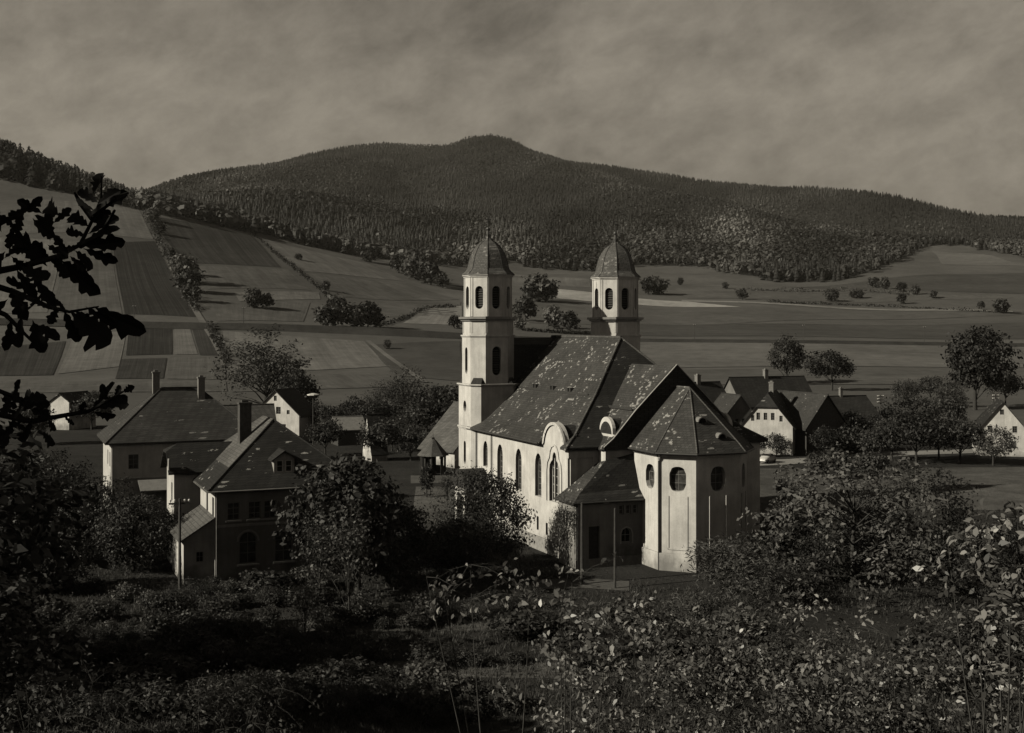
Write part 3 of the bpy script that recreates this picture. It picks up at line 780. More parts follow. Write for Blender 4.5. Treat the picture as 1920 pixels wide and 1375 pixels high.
rc.build('ridge_cap', M['slate_dome'], nr)
# snow guards and roof vents
sg = MB(); sg.box((RX0, -5.06, 13.42), (18.2, -4.98, 13.6)); sg.box((3.2, -8.45, 10.44), (18.4, -8.37, 10.6)); sg.build('snow_guard', M['metal'], nr)
for x in (6.2, 10.2, 14.0):
    for d in (-0.28, 0.28):
        mb = MB(); mb.sweep([(x + d - 0.17, -4.95, 13.6), (x + d + 0.17, -4.95, 13.6), (x + d + 0.13, -4.95, 13.95), (x + d - 0.13, -4.95, 13.95)], (0, 0.6, 0)); mb.build('roof_vent', M['metal'], nr)
# barrel roof behind the curved gable
mb = MB(); arc = [(gc + (gr - 0.14) * math.cos(R(180 * i / 12)), 9.15 + (gr - 0.14) * math.sin(R(180 * i / 12))) for i in range(13)]
mb.sweep([(x, -NW + 0.46, z) for x, z in arc], (0, 4.2, 0)); mb.build('gable_barrel_roof', M['slate_dark'], church)
# gutters and pipes
gt = MB(); gt.tube((2.6, -10.02, 9.42), (18.5, -10.02, 9.42), 0.085); gt.tube((2.66, -9.62, 9.3), (2.66, -9.62, 0), 0.07); gt.tube((6.65, -9.62, 9.3), (6.65, -9.62, 0), 0.06); gt.tube((6.65, -9.62, 9.3), (6.65, -10.0, 9.45), 0.06)
gt.build('gutter', M['metal'], church)

# choir ------------------------------------------------------------------
CXE, CW = 24.8, 6.7
cprof = [(0.0, 16.2), (4.0, 12.4), (6.1, 10.1), (6.95, 9.45)]
mb = MB()
for (ta, za_), (tb, zb) in zip(cprof[:-1], cprof[1:]):
    for s in (-1, 1): mb.slab([(15.5, s * ta, za_), (CXE - 0.2, s * ta, za_), (CXE - 0.2, s * tb, zb), (15.5, s * tb, zb)], 0.2)
chr_ = mb.build('choir_roof', M['slate'], church)
for a in (-CW, CW - 0.3): MB().box((22.9, a, 0), (CXE, a + 0.3, 9.35)).build('choir_wall', M['plaster'], church)
gab = [(-6.95, 9.3), (-6.95, 9.55)] + [(-t, z + 0.1) for t, z in cprof[-2::-1]] + [(t, z + 0.1) for t, z in cprof[1:]] + [(6.95, 9.3)]
mb = MB(); mb.sweep([(CXE - 0.2, t, z) for t, z in gab], (0.42, 0, 0)); mb.build('choir_gable', M['slate_dark'], church)
for a, b in ((-CW + 0.3, -4.1), (4.1, CW - 0.3)): MB().box((CXE - 0.3, a, 0), (CXE - 0.02, b, 9.3)).build('choir_wall', M['plaster'], church)
cp = MB(); path = [p for p in gab[1:-1]]
for (a, b), (c, d) in zip(path[:-1], path[1:]):
    cp.sweep([(CXE + 0.12, a, b), (CXE + 0.3, a, b), (CXE + 0.3, a, b + 0.06), (CXE + 0.12, a, b + 0.06)], (0, c - a, d - b))
cp.build('gable_coping', M['plaster_dim'], church)
sg = MB(); sg.box((16, -4.08, 12.5), (CXE - 0.3, -4.0, 12.7)); sg.build('snow_guard', M['metal'], chr_)
# curved dormers on the choir roof
for s in (-1, 1):
    c, r = 23.35, 1.2; t = s * 5.9
    arc = [(c + r * math.cos(R(180 * i / 12)), 10.75 + r * math.sin(R(180 * i / 12))) for i in range(13)]
    prf = [(c + r + 0.35, 9.6), (c + r + 0.35, 10.5), (c + r, 10.55)] + arc[1:-1] + [(c - r, 10.55), (c - r - 0.35, 10.5), (c - r - 0.35, 9.6)]
    mb = MB(); mb.sweep([(x, t, z) for x, z in prf], (0, -s * 0.3, 0)); d_ = mb.build('curved_dormer', M['plaster'], church)
    mb = MB(); mb.sweep([(c + (x - c) * 0.9, t - s * 0.3, 10.3 + (z - 10.3) * 0.9) for x, z in arc], (0, -s * 2.6, 0)); mb.build('dormer_roof', M['slate_dark'], d_)
    mb = MB(); mb.sweep([(c + (x - c) * 0.84, t + s * 0.02, 10.55 + (z - 10.75) * 0.84) for x, z in arc], (0, s * 0.015, 0)); mb.build('dormer_panel', M['slate_dark'], d_)

# apse -------------------------------------------------------------------
AP = [(CXE, -4.15), (29.3, -4.15), (31.4, -2.05), (31.4, 2.05), (29.3, 4.15), (CXE, 4.15)]
APB = [(x + (0.12 if i not in (0, 5) else 0), y * 1.03) for i, (x, y) in enumerate(AP)]
mb = MB(); pn = MB(); apw = []
for i in range(5):
    a, b = Vector(AP[i]), Vector(AP[i + 1]); L = (b - a).length; U = (b - a).normalized()
    if i in (0, 4): cu = 2.95 if i == 0 else L - 2.95; hs = [octofoil(cu, 7.35, 1.4, 2.0)]; niche = []
    else: cu = L / 2; hs = [octofoil(cu, 7.35, 1.36, 2.0)]; niche = [rect(cu, 1.75, 1.55, 4.2)]
    mb.panel((a.x, a.y, 0), (U.x, U.y, 0), [(0, 1.35), (L, 1.35), (L, 9.45), (0, 9.45)], hs, 0.4)
    apw.append(((a.x, a.y, 0), (U.x, U.y, 0), hs[0]))
    for q in niche:        # blind panel frame under the window
        Nn = Vector((U.y, -U.x, 0)); g = lambda u, v, k: Vector((a.x, a.y, 0)) + Vector((U.x, U.y, 0)) * u + Vector((0, 0, v)) + Nn * k
        for (u0, v0), (u1, v1) in zip(q, q[1:] + q[:1]):
            lo_u, hi_u, lo_v, hi_v = min(u0, u1) - 0.05, max(u0, u1) + 0.05, min(v0, v1) - 0.05, max(v0, v1) + 0.05
            if v0 > 5 and v1 > 5: continue
            pn.sweep([g(lo_u, lo_v, -0.03), g(hi_u, lo_v, -0.03), g(hi_u, hi_v, -0.03), g(lo_u, hi_v, -0.03)], Nn * 0.09)
aw = mb.build('apse_wall', M['plaster'], church)
pn.build('blind_panel_frame', M['plaster'], church)
for o, u, h in apw: window(church, o, u, h, 0.4, 1, 2, M['zinc'], M['leadglass'], 0.06)
mb = MB(); mb.prism(APB, -0.5, 1.4); mb.build('plinth', M['plaster'], church)
full = [(CXE - 0.4, -4.15)] + AP[1:5] + [(CXE - 0.4, 4.15)]
mb = MB(); mb.prism(offset_poly(full, 0.14), 9.1, 9.3); mb.prism(offset_poly(full, 0.26), 9.3, 9.46); mb.build('cornice', M['plaster'], church)
e0 = offset_poly(AP, 0.5); e0[0] = (CXE + 0.2, e0[0][1]); e0[5] = (CXE + 0.2, e0[5][1])
apex, rw = Vector((27.1, 0, 14.45)), Vector((CXE + 0.2, 0, 14.45))
def lerp_ring(f, z): return [tuple(Vector((x, y, 0)).lerp(Vector(((rw if i in (0, 5) else apex).x, 0, 0)), f))[:2] + (z,) for i, (x, y) in enumerate(e0)]
r0, r1 = lerp_ring(0, 9.5), lerp_ring(0.13, 10.22)
mb = MB()
for i in range(5):
    mb.slab([r0[i], r0[i + 1], r1[i + 1], r1[i]], 0.16)
    mb.slab([r1[i], r1[i + 1], tuple(apex), tuple(rw)] if i in (0, 4) and i == 0 else ([r1[i], r1[i + 1], tuple(rw), tuple(apex)] if i == 4 else [r1[i], r1[i + 1], tuple(apex)]), 0.16)
ar = mb.build('apse_roof', M['slate'], church)
hp = MB(); hp.tube(rw, apex, 0.1)
for i in range(1, 5): hp.tube(r0[i], r1[i], 0.07); hp.tube(r1[i], apex, 0.07)
hp.build('ridge_cap', M['slate_dome'], ar)
for (y, f) in ((-0.55, 0.45), (0.55, 0.2)):        # eyebrow vents on the east slope
    x = e0[2][0] + (apex.x - e0[2][0]) * f; z = 9.5 + (14.45 - 9.5) * f
    arc = [(y + 0.42 * math.cos(R(180 * i / 8)), z + 0.1 + 0.4 * math.sin(R(180 * i / 8))) for i in range(9)]
    mb = MB(); mb.sweep([(x + 0.25, a, b) for a, b in arc], (-0.9, 0, 0)); vt = mb.build('eyebrow_vent', M['zinc'], ar)
    mb = MB(); mb.sweep([(x + 0.255, y + (a - y) * 0.75, z + 0.1 + (b - z - 0.1) * 0.75) for a, b in arc], (0.004, 0, 0)); mb.build('vent_opening', M['dark'], vt)
gt = MB(); ee = offset_poly(AP, 0.56)
for i in range(5):
    p, q = ee[i], ee[i + 1]; gt.tube((*((CXE + 0.3, p[1]) if i == 0 else p), 9.42), (*((CXE + 0.3, q[1]) if i == 4 else q), 9.42), 0.08)
c0 = Vector(AP[1]); d0 = Vector((0.42, -0.9)).normalized() * 0.12
gt.tube((c0.x + d0.x, c0.y + d0.y, 9.0), (c0.x + d0.x, c0.y + d0.y, 0.0), 0.075); gt.tube((c0.x + d0.x, c0.y + d0.y, 9.0), (ee[1][0], ee[1][1], 9.42), 0.07)
ao = gt.build('gutter', M['metal'], church)
mb = MB(); mb.rings([[(c0.x + d0.x + r * math.cos(R(45 * i)), c0.y + d0.y + r * math.sin(R(45 * i)), z) for i in range(8)] for r, z in ((0.06, 8.75), (0.17, 9.0), (0.2, 9.2), (0.2, 9.25))]); mb.build('rainwater_head', M['ceramic'], ao)

# sacristy annex in the corner ---------------------------------------------
AX0, AX1, AY0, AY1 = NX - 0.15, 26.5, -10.25, -4.1
mb = MB()
ehol = [arch(4.6, 1.85, 0.95, 1.2), rect(1.65, 0.15, 1.0, 3.2)] + [rect(c, 4.15, 0.42, 0.75) for c in (4.15, 4.8, 5.45)]
mb.panel((AX1, AY0, 0), (0, 1, 0), [(0, 0), (AY1 - AY0, 0), (AY1 - AY0, 5.35), (0, 5.35)], ehol, 0.3)
shol = [arch(c, 3.3, 0.34, 1.25, 6, 0.6) for c in (1.0, 1.6, 2.2)]
mb.panel((AX0, AY0, 0), (1, 0, 0), [(0, 0), (AX1 - AX0, 0), (AX1 - AX0, 5.35), (0, 5.35)], shol, 0.3)
mb.poly([(AX0, AY0, 0), (AX0, AY0 + 1.0, 0), (AX0, AY0 + 1.0, 5.35), (AX0, AY0, 5.35)])
sac = mb.build('sacristy_wall', M['plaster_dim'], church)
for h in ehol: window(church, (AX1, AY0, 0), (0, 1, 0), h, 0.3, 1, 1, M['wood'] if h is ehol[1] else M['trim'], M['dark'] if h is not ehol[1] else M['wood'], 0.05, name='door' if h is ehol[1] else 'window')
for h in shol: window(church, (AX0, AY0, 0), (1, 0, 0), h, 0.3, 0, 1, M['zinc'], M['dark'], 0.04)
Nn = Vector((1, 0, 0))
ribbon([(4.05, 1.8), (4.05, 2.6), (4.18, 2.95), (4.6, 3.14), (5.02, 2.95), (5.15, 2.6), (5.15, 1.8)], (AX1, AY0, 0), (0, 1, 0), 0.11, 0.05, M['trim'], 'window_moulding', church)
mb = MB(); mb.box((AX1, AY0 - 0.08, -0.3), (AX1 + 0.1, AY1 - 0.1, 0.75)); mb.build('plinth', M['stone'], church)
ev = 0.42; zE = 5.35
c = [(AX0 + 0.05, AY0 - ev, zE), (AX1 + ev, AY0 - ev, zE), (AX1 + ev, AY1 + 0.02, zE)]
b_ = [(AX0 + 0.05, AY0 + 0.55, 6.0), (AX1 - 0.5, AY0 + 0.55, 6.0), (AX1 - 0.5, AY1 + 0.02, 6.15)]
t_ = [(AX0 + 0.05, -6.72, 8.15), (CXE + 0.08, -6.72, 8.45), (CXE + 0.08, AY1 + 0.02, 8.95)]
mb = MB()
mb.slab([c[0], c[1], b_[1], b_[0]], 0.12); mb.slab([b_[0], b_[1], t_[1], t_[0]], 0.12)
sr = mb.build('sacristy_roof', M['slate'], church)
mb = MB(); mb.slab([c[1], c[2], b_[2], b_[1]], 0.12); mb.slab([b_[1], b_[2], t_[2], t_[1]], 0.12); mb.build('sacristy_hip', M['slate_few_shaded'], sr)  # same darker slate, painting shade on this east slope
gt = MB(); gt.tube(c[0], c[1], 0.06); gt.tube(c[1], c[2], 0.06); gt.tube((AX1 + 0.06, AY0 + 0.1, 5.3), (AX1 + 0.06, AY0 + 0.1, 0), 0.055); gt.build('gutter', M['metal'], sr)

# little porch by the west tower ---------------------------------------------
PX0, PX1, PY = 2.75, 5.55, -11.9
mb = MB(); pc = (PX1 - PX0) / 2
gable = [(0, 0), (PX1 - PX0, 0), (PX1 - PX0, 4.1)] + [(pc + pc * 1.0 * math.cos(R(180 * i / 10)), 4.1 + 1.5 * math.sin(R(180 * i / 10))) for i in range(1, 10)] + [(0, 4.1)]
mb.panel((PX0, PY, 0), (1, 0, 0), gable, [arch(pc, 0.02, 1.7, 3.4)], 0.35, back=1)
mb.box((PX0, PY + 0.003, 0), (PX0 + 0.25, -9.6, 4.1)); mb.box((PX1 - 0.25, PY + 0.003, 0), (PX1, -9.6, 4.1))
po = mb.build('porch', [M['plaster'], M['dark']], church)
mb = MB(); arc = [(PX0 + pc + (pc + 0.22) * math.cos(R(180 * i / 10)), 4.0 + 1.75 * math.sin(R(180 * i / 10))) for i in range(11)]
mb.sweep([(x, PY - 0.12, z) for x, z in arc], (0, 2.6, 0)); mb.build('porch_roof', M['slate_dark'], po)

# ================================================================= houses of the village
def facing(phi): return math.atan2(-math.cos(R(phi)), -math.sin(R(phi)))     # front turned phi degrees to the left of the camera
def walls(parent, L, W, zt, mat, front=(), left=(), right=(), depth=0.18, x0=0.0, y0=0.0, fgable=None, lgable=None, nv=1, nh=2, frame=None, glass=None, z0=-0.3):
    """front face at x=x0, left face at y=y0 (normal -y), right face at y=y0+W; openings as polygons (u along the face)"""
    faces = [('front', (x0, y0, 0), (0, 1, 0), W, front, fgable), ('left', (x0 - L, y0, 0), (1, 0, 0), L, left, lgable), ('right', (x0, y0 + W, 0), (-1, 0, 0), L, right, None), ('back', (x0 - L, y0 + W, 0), (0, -1, 0), W, (), fgable)]
    first = None
    for nme, O, U, ln, hs, gb in faces:
        outl = [(0, z0), (ln, z0), (ln, zt)] + (gb or []) + [(0, zt)]
        w = MB().panel(O, U, outl, list(hs), depth).build('wall', mat, parent)
        for h in hs:
            window(parent, O, U, h, depth, nv, nh, frame or M['sash'], glass, 0.06)
    return first
def gable_roof(parent, L, W, ze, zr, mat, ov=0.45, x0=0.0, y0=0.0, axis='x', half=0.0, th=0.16):
    """axis x: ridge runs front to back"""
    mb = MB(); name = 'roof'
    if axis == 'x':
        a, b, m = y0 - ov, y0 + W + ov, y0 + W / 2; s = (zr - ze) / (W / 2); lo = ze - s * ov
        xf, xb = x0 + ov * 0.7, x0 - L - ov * 0.7
        if half > 0:
            hz = zr - half * s * W / 2; hy = half * W / 2; rx = xf - half * W / 2 * 0.8
            mb.slab([(xf, a, lo), (xf, m - hy, hz), (rx, m, zr), (xb, m, zr), (xb, a, lo)], th); mb.slab([(xb, b, lo), (xb, m, zr), (rx, m, zr), (xf, m + hy, hz), (xf, b, lo)], th)
            mb.slab([(xf, m - hy, hz), (xf, m + hy, hz), (rx, m, zr)], th)
        else:
            mb.slab([(xf, a, lo), (xf, m, zr), (xb, m, zr), (xb, a, lo)], th); mb.slab([(xf, b, lo), (xb, b, lo), (xb, m, zr), (xf, m, zr)], th)
        r = (xb, m, zr), ((xf if half == 0 else rx), m, zr)
    else:
        a, b, m = x0 - L - ov, x0 + ov, x0 - L / 2; s = (zr - ze) / (L / 2); lo = ze - s * ov
        yl, yr = y0 - ov * 0.7, y0 + W + ov * 0.7
        mb.slab([(b, yl, lo), (b, yr, lo), (m, yr, zr), (m, yl, zr)], th); mb.slab([(a, yl, lo), (m, yl, zr), (m, yr, zr), (a, yr, lo)], th)
        r = (m, yl, zr), (m, yr, zr)
    o = mb.build(name, mat, parent)
    MB().tube(*[Vector(q) + Vector((0, 0, 0.03)) for q in r], 0.09, n=6).build('ridge_cap', mat, o)
    return o
def hip_roof(parent, L, W, ze, zr, mat, ov=0.5, x0=0.0, y0=0.0, hf=None, hs=None, th=0.16, flare=0.0):
    """hipped roof; hf = run of the front and back hips"""
    x1, x2, ya, yb = x0 + ov, x0 - L - ov, y0 - ov, y0 + W + ov
    if L >= W:
        hf = hf or W / 2; p, q = Vector((x0 - hf, y0 + W / 2, zr)), Vector((x0 - L + hf, y0 + W / 2, zr))
        planes = [[(x1, ya, ze), (x1, yb, ze), p], [(x2, yb, ze), (x2, ya, ze), q], [(x2, ya, ze), (x1, ya, ze), p, q], [(x1, yb, ze), (x2, yb, ze), q, p]]
    else:
        hf = hf or L / 2; p, q = Vector((x0 - L / 2, y0 + hf, zr)), Vector((x0 - L / 2, y0 + W - hf, zr))
        planes = [[(x1, ya, ze), (x1, yb, ze), q, p], [(x2, yb, ze), (x2, ya, ze), p, q], [(x2, ya, ze), (x1, ya, ze), p], [(x1, yb, ze), (x2, yb, ze), q]]
    mb = MB()
    for pl in planes: mb.slab([tuple(v) for v in pl], th)
    o = mb.build('roof', mat, parent)
    c = MB(); c.tube(p, q, 0.09, n=6)
    for a, b in (((x1, ya, ze), p), ((x2, ya, ze), p if L < W else q), ((x1, yb, ze), q if L < W else p), ((x2, yb, ze), q)): c.tube(a, b, 0.08, n=6)
    c.build('ridge_cap', mat, o)
    return o
def chimney(parent, x, y, z0, z1, w=0.55, mat=None, cap=None):
    mb = MB(); mb.box((x - w / 2, y - w / 2, z0), (x + w / 2, y + w / 2, z1)); mb.box((x - w / 2 - 0.07, y - w / 2 - 0.07, z1), (x + w / 2 + 0.07, y + w / 2 + 0.07, z1 + 0.16))
    mb.box((x - w * 0.28, y - w * 0.28, z1 + 0.16), (x + w * 0.28, y + w * 0.28, z1 + 0.34))
    return mb.build('chimney', mat or M['brick'], parent)

# rectory ------------------------------------------------------------------
ph = -22.9
rec = empty('rectory_house', (-22.55, 91.1, 0), facing(ph))
tag(rec, 'large hip-roofed rectory with arched ground-floor windows and tall dark chimney, left of the church', 'house')
up = [rect(c, 4.75, 0.95, 1.35) for c in (1.4, 3.0, 4.2, 6.6, 8.9)]; gf = [arch(c, 1.35, 1.35, 2.45) for c in (2.5, 5.25, 7.9)]
sw = [rect(13.1, 5.0, 0.8, 1.45), rect(10.2, 5.0, 0.8, 1.45)]
walls(rec, 14.0, 11.0, 7.2, M['plaster_grey_shaded'], [], [], [])
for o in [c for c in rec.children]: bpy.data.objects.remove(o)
MB().panel((0, 0, 0), (0, 1, 0), [(0, -0.3), (11, -0.3), (11, 7.2), (0, 7.2)], up + gf, 0.22).build('wall', M['plaster_grey_shaded'], rec)  # east wall: its shade put into a darker render than the south wall's
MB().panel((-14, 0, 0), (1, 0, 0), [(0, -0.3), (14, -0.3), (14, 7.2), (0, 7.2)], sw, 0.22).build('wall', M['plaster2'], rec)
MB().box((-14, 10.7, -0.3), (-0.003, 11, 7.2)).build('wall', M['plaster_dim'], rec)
for h in up + gf: window(rec, (0, 0, 0), (0, 1, 0), h, 0.22, 1, 2, M['sash'], M['glass'], 0.07)
for h in sw: window(rec, (-14, 0, 0), (1, 0, 0), h, 0.22, 1, 2, M['sash'], M['glass'], 0.07)
sl = MB()
for h in up: c = sum(p[0] for p in h) / 4; sl.box((0, c - 0.6, 4.62), (0.12, c + 0.6, 4.74))
sl.build('window_sills', M['plaster_dim'], rec)
sl = MB()
for h in gf: c = (min(p[0] for p in h) + max(p[0] for p in h)) / 2; sl.box((0, c - 0.85, 1.2), (0.14, c + 0.85, 1.34))
sl.build('window_sills', M['plaster_dim'], rec)
ribbon([(0, 4.35), (11, 4.35)], (0, 0, 0), (0, 1, 0), 0.2, 0.08, M['plaster_dim'], 'string_course', rec)
for h in gf: c = (min(p[0] for p in h) + max(p[0] for p in h)) / 2; ribbon([(c - 0.8, 3.1)] + [(c - 0.8 * math.cos(R(180 * i / 8)), 3.1 + 0.8 * math.sin(R(180 * i / 8))) for i in range(1, 9)], (0, 0, 0), (0, 1, 0), 0.14, 0.06, M['plaster_dim'], 'window_moulding', rec)
rr = hip_roof(rec, 14, 11, 7.15, 11.95, M['tile_dark'], 0.6, hf=5.0)
mb = MB(); mb.slab([(-14.7, -0.68, 7.02), (0.66, -0.68, 7.02), (-4.95, 5.42, 12.03), (-9.05, 5.42, 12.03)], 0.05); mb.build('sunlit_roof_slope', M['tile_light'], rr)  # lighter tile over the dark roof: sunlight painted on the south slope
chimney(rec, -6.4, 3.4, 9.0, 13.2, 0.95, M['brick'])
ld = MB()
for d in (-0.2, 0.2): ld.tube((-5.6 + d, 2.6, 9.4), (-5.6 + d, 4.9, 11.6), 0.035)
for k in range(8): ld.tube((-5.8, 2.7 + k * 0.3, 9.5 + k * 0.29), (-5.4, 2.7 + k * 0.3, 9.5 + k * 0.29), 0.025)
ld.build('roof_ladder', M['metal'], rr)
dm = MB(); dm.panel((-0.55, 4.6, 8.0), (0, 1, 0), [(0, 0), (1.6, 0), (1.6, 1.25), (0.8, 1.75), (0, 1.25)], [rect(0.45, 0.2, 0.5, 0.9), rect(1.15, 0.2, 0.5, 0.9)], 0.1)
dm.poly([(-0.55, 4.6, 8.0), (-2.6, 4.6, 9.25), (-0.55, 4.6, 9.25)]); dm.poly([(-0.55, 6.2, 8.0), (-0.55, 6.2, 9.25), (-2.6, 6.2, 9.25)])
dmo = dm.build('dormer', M['wood_pale'], rec)
for c in (0.45, 1.15): window(dmo, (-0.55, 4.6, 8.0), (0, 1, 0), rect(c, 0.2, 0.5, 0.9), 0.1, 0, 1, M['trim'], M['glass'], 0.05, split=False)
mb = MB(); mb.slab([(-0.2, 4.35, 9.15), (-0.2, 5.4, 9.9), (-3.2, 5.4, 9.9), (-3.2, 4.35, 9.15)], 0.1); mb.slab([(-0.2, 6.45, 9.15), (-3.2, 6.45, 9.15), (-3.2, 5.4, 9.9), (-0.2, 5.4, 9.9)], 0.1); mb.build('dormer_roof', M['tile_dark'], dmo)
# south wing
MB().panel((-7.3, -2.1, 0), (0, 1, 0), [(0, -0.3), (2.1, -0.3), (2.1, 8.0), (0, 8.0)], [], 0.2).build('wall', M['plaster2'], rec)
hw = [rect(3.3, 5.3, 0.7, 1.5), rect(3.3, 1.9, 0.7, 1.5)]
MB().panel((-11.9, -2.1, 0), (1, 0, 0), [(0, -0.3), (4.6, -0.3), (4.6, 8.0), (2.9, 9.3), (1.7, 9.3), (0, 8.0)], hw, 0.2).build('wall', M['plaster2'], rec)
for h in hw: window(rec, (-11.9, -2.1, 0), (1, 0, 0), h, 0.2, 1, 2, M['trim'], M['glass'], 0.07)
MB().box((-11.9, -2.09, -0.3), (-11.6, 1.0, 8.0)).build('wall', M['plaster2'], rec)
mb = MB(); mb.slab([(-6.8, -2.6, 7.75), (-6.8, 3.2, 7.75), (-9.0, 3.2, 9.95), (-9.0, -1.6, 9.95), (-8.4, -2.6, 9.35)], 0.14); mb.slab([(-12.4, -2.6, 7.75), (-10.2, -2.6, 9.35), (-9.0, -1.6, 9.95), (-9.0, 3.2, 9.95), (-12.4, 3.2, 7.75)], 0.14)
mb.slab([(-8.4, -2.6, 9.35), (-9.0, -1.6, 9.95), (-10.2, -2.6, 9.35)], 0.14); mb.build('wing_roof', M['tile_dark'], rec)
MB().box((-7.2, -2.6, 8.0), (-6.75, -2.52, 8.9)).build('barge_board', M['trim'], rec)
# lean-to
lt = [rect(1.2, 1.7, 0.55, 0.8)]
MB().panel((-0.15, -2.3, 0), (0, 1, 0), [(0, -0.3), (2.3, -0.3), (2.3, 4.95), (0, 3.55)], lt, 0.15).build('lean_to_wall', M['plaster_dim'], rec)  # east face dimmer than the south one, shade put into its plaster
window(rec, (-0.15, -2.3, 0), (0, 1, 0), lt[0], 0.15, 1, 1, M['zinc'], M['dark'], 0.05)
MB().box((-6.9, -2.3, -0.3), (-0.153, -2.1, 3.5)).build('lean_to_wall', M['plaster2'], rec)
mb = MB(); mb.slab([(0.1, -2.65, 3.38), (0.1, 0.0, 5.06), (-7.25, 0.0, 5.06), (-7.25, -2.65, 3.38)], 0.12); mb.build('lean_to_roof', M['tile_light'], rec)
mb = MB(); mb.slab([(-7.6, -4.0, 3.0), (-7.6, -2.15, 3.9), (-10.2, -2.15, 3.9), (-10.2, -4.0, 3.0)], 0.12); po = mb.build('door_hood', M['tile_dark'], rec)
mb = MB(); mb.tube((-7.8, -3.85, -0.2), (-7.8, -3.85, 3.0), 0.06); mb.build('post', M['trim'], po); mb = MB(); mb.tube((-10.0, -3.85, -0.2), (-10.0, -3.85, 3.0), 0.06); mb.build('post', M['trim'], po)
gt = MB(); gt.tube((0.08, 0.1, 7.0), (0.08, 0.1, 0), 0.05); gt.tube((0.62, -0.6, 7.05), (0.62, 11.5, 7.05), 0.06); gt.build('gutter', M['zinc'], rec)

# school house behind it ------------------------------------------------------
def place(px, D): return (px - CX) / F * D, D, 0.0
sch = empty('school_house', place(208, 122), facing(ph))
tag(sch, 'big dark-roofed house with two pale chimneys behind the rectory at the far left', 'house')
fw_ = [rect(c, 5.0, 1.0, 1.5) for c in (2.2, 5.5, 8.8, 12.0)]; lw_ = [rect(c, v, 0.9, 1.5) for c in (9.2, 6.6) for v in (5.2, 2.0)]
walls(sch, 10.5, 15, 7.8, M['plaster2'], fw_, lw_)
sr_ = hip_roof(sch, 10.5, 15, 7.75, 13.0, M['tile'], 0.6, hf=5.6)
chimney(sch, -5.25, 5.0, 12.4, 14.6, 0.7, M['brick_pale']); chimney(sch, -4.2, 9.6, 11.6, 14.0, 0.7, M['brick_pale'])
mb = MB(); mb.slab([(-0.9, 7.2, 9.0), (-0.9, 10.0, 9.0), (-3.6, 10.0, 10.6), (-3.6, 7.2, 10.6)], 0.1); mb.panel((-1.0, 7.3, 8.2), (0, 1, 0), [(0, 0), (2.6, 0), (2.6, 0.8), (0, 0.8)], [], 0.1); mb.build('shed_dormer', M['tile_dark'], sr_)
MB().box((-0.02, 0.3, 3.9), (0.14, 14.6, 4.1)).build('string_course', M['plaster_dim'], sch)
mb = MB(); mb.slab([(0.0, 2.6, 3.9), (3.0, 2.6, 3.1), (3.0, 9.5, 3.1), (0.0, 9.5, 3.9)], 0.12); vr = mb.build('veranda_roof', M['zinc'], sch)
for y in (2.8, 6.0, 9.3): MB().box((2.75, y - 0.07, -0.2), (2.89, y + 0.07, 3.05)).build('post', M['wood_pale'], vr)
gt = MB(); gt.tube((0.1, 0.1, 7.6), (0.1, 0.1, 0), 0.06); gt.build('gutter', M['trim'], sch)

def house(name, label, px, D, phi, L, W, ze, zr, wall, roof, kind='gable', half=0.0, front=(), left=(), right=(), chim=(), group=None, ov=0.45):
    h = empty(name, place(px, D), facing(phi)); tag(h, label, 'house' if 'house' in name else ('barn' if 'barn' in name else 'shed'), group)
    fg = None; lg = None
    if kind == 'gable':
        s = (zr - ze) / (W / 2)
        fg = [(W / 2, zr - 0.05)] if half == 0 else [(W / 2 + half * W / 2, zr - half * s * W / 2 - 0.05), (W / 2 - half * W / 2, zr - half * s * W / 2 - 0.05)]
        walls(h, L, W, ze, wall, front, left, right, fgable=fg); gable_roof(h, L, W, ze, zr, roof, ov, half=half)
    elif kind == 'xgable':
        walls(h, L, W, ze, wall, front, left, right, lgable=[(L / 2, zr - 0.05)]); gable_roof(h, L, W, ze, zr, roof, ov, axis='y')
    else:
        walls(h, L, W, ze, wall, front, left, right); hip_roof(h, L, W, ze, zr, roof, ov)
    for (x, y, z, w, m) in chim: chimney(h, x, y, z - 2.2, z, w, m)
    return h

house('gabled_house', 'small house with a bright white peeling gable under the tall tree', 474, 205, 20, 6, 9.0, 5.0, 9.0, M['plaster'], M['slate_dark'], front=[rect(5.0, 4.9, 0.9, 1.2), rect(6.9, 4.9, 0.55, 0.7), rect(4.4, 7.1, 0.55, 0.9), rect(6.0, 2.0, 0.9, 1.2)])
house('barn', 'long barn with a flat grey roof behind the rectory chimney', 404, 168, ph, 6.5, 8.6, 3.6, 8.4, M['plaster_dim'], M['tile_light'], 'xgable')
house('small_house', 'narrow white gable seen almost edge on among the orchard trees', 680, 178, 64, 2.4, 4.0, 1.4, 6.8, M['plaster'], M['slate_dark'], front=[rect(2.1, 2.0, 0.6, 0.9)], ov=0.15)
house('barn', 'low dark shed roof to the left of the narrow white gable', 634, 198, ph, 5, 4.6, 2.9, 4.6, M['wood'], M['zinc'], 'xgable')
house('farm_house', 'low white house with a broad sunlit roof behind the garden pavilion', 790, 172, 48, 12.5, 7.5, 2.7, 8.6, M['plaster'], M['tile_light'], 'xgable', front=[rect(1.6, 1.0, 0.9, 1.1), rect(4.6, 1.0, 0.9, 1.1)])
house('white_house', 'white windowless end wall of a house behind the oak leaves', 95, 230, 18, 8, 4.2, 5.6, 7.0, M['plaster'], M['tile_dark'], front=[])
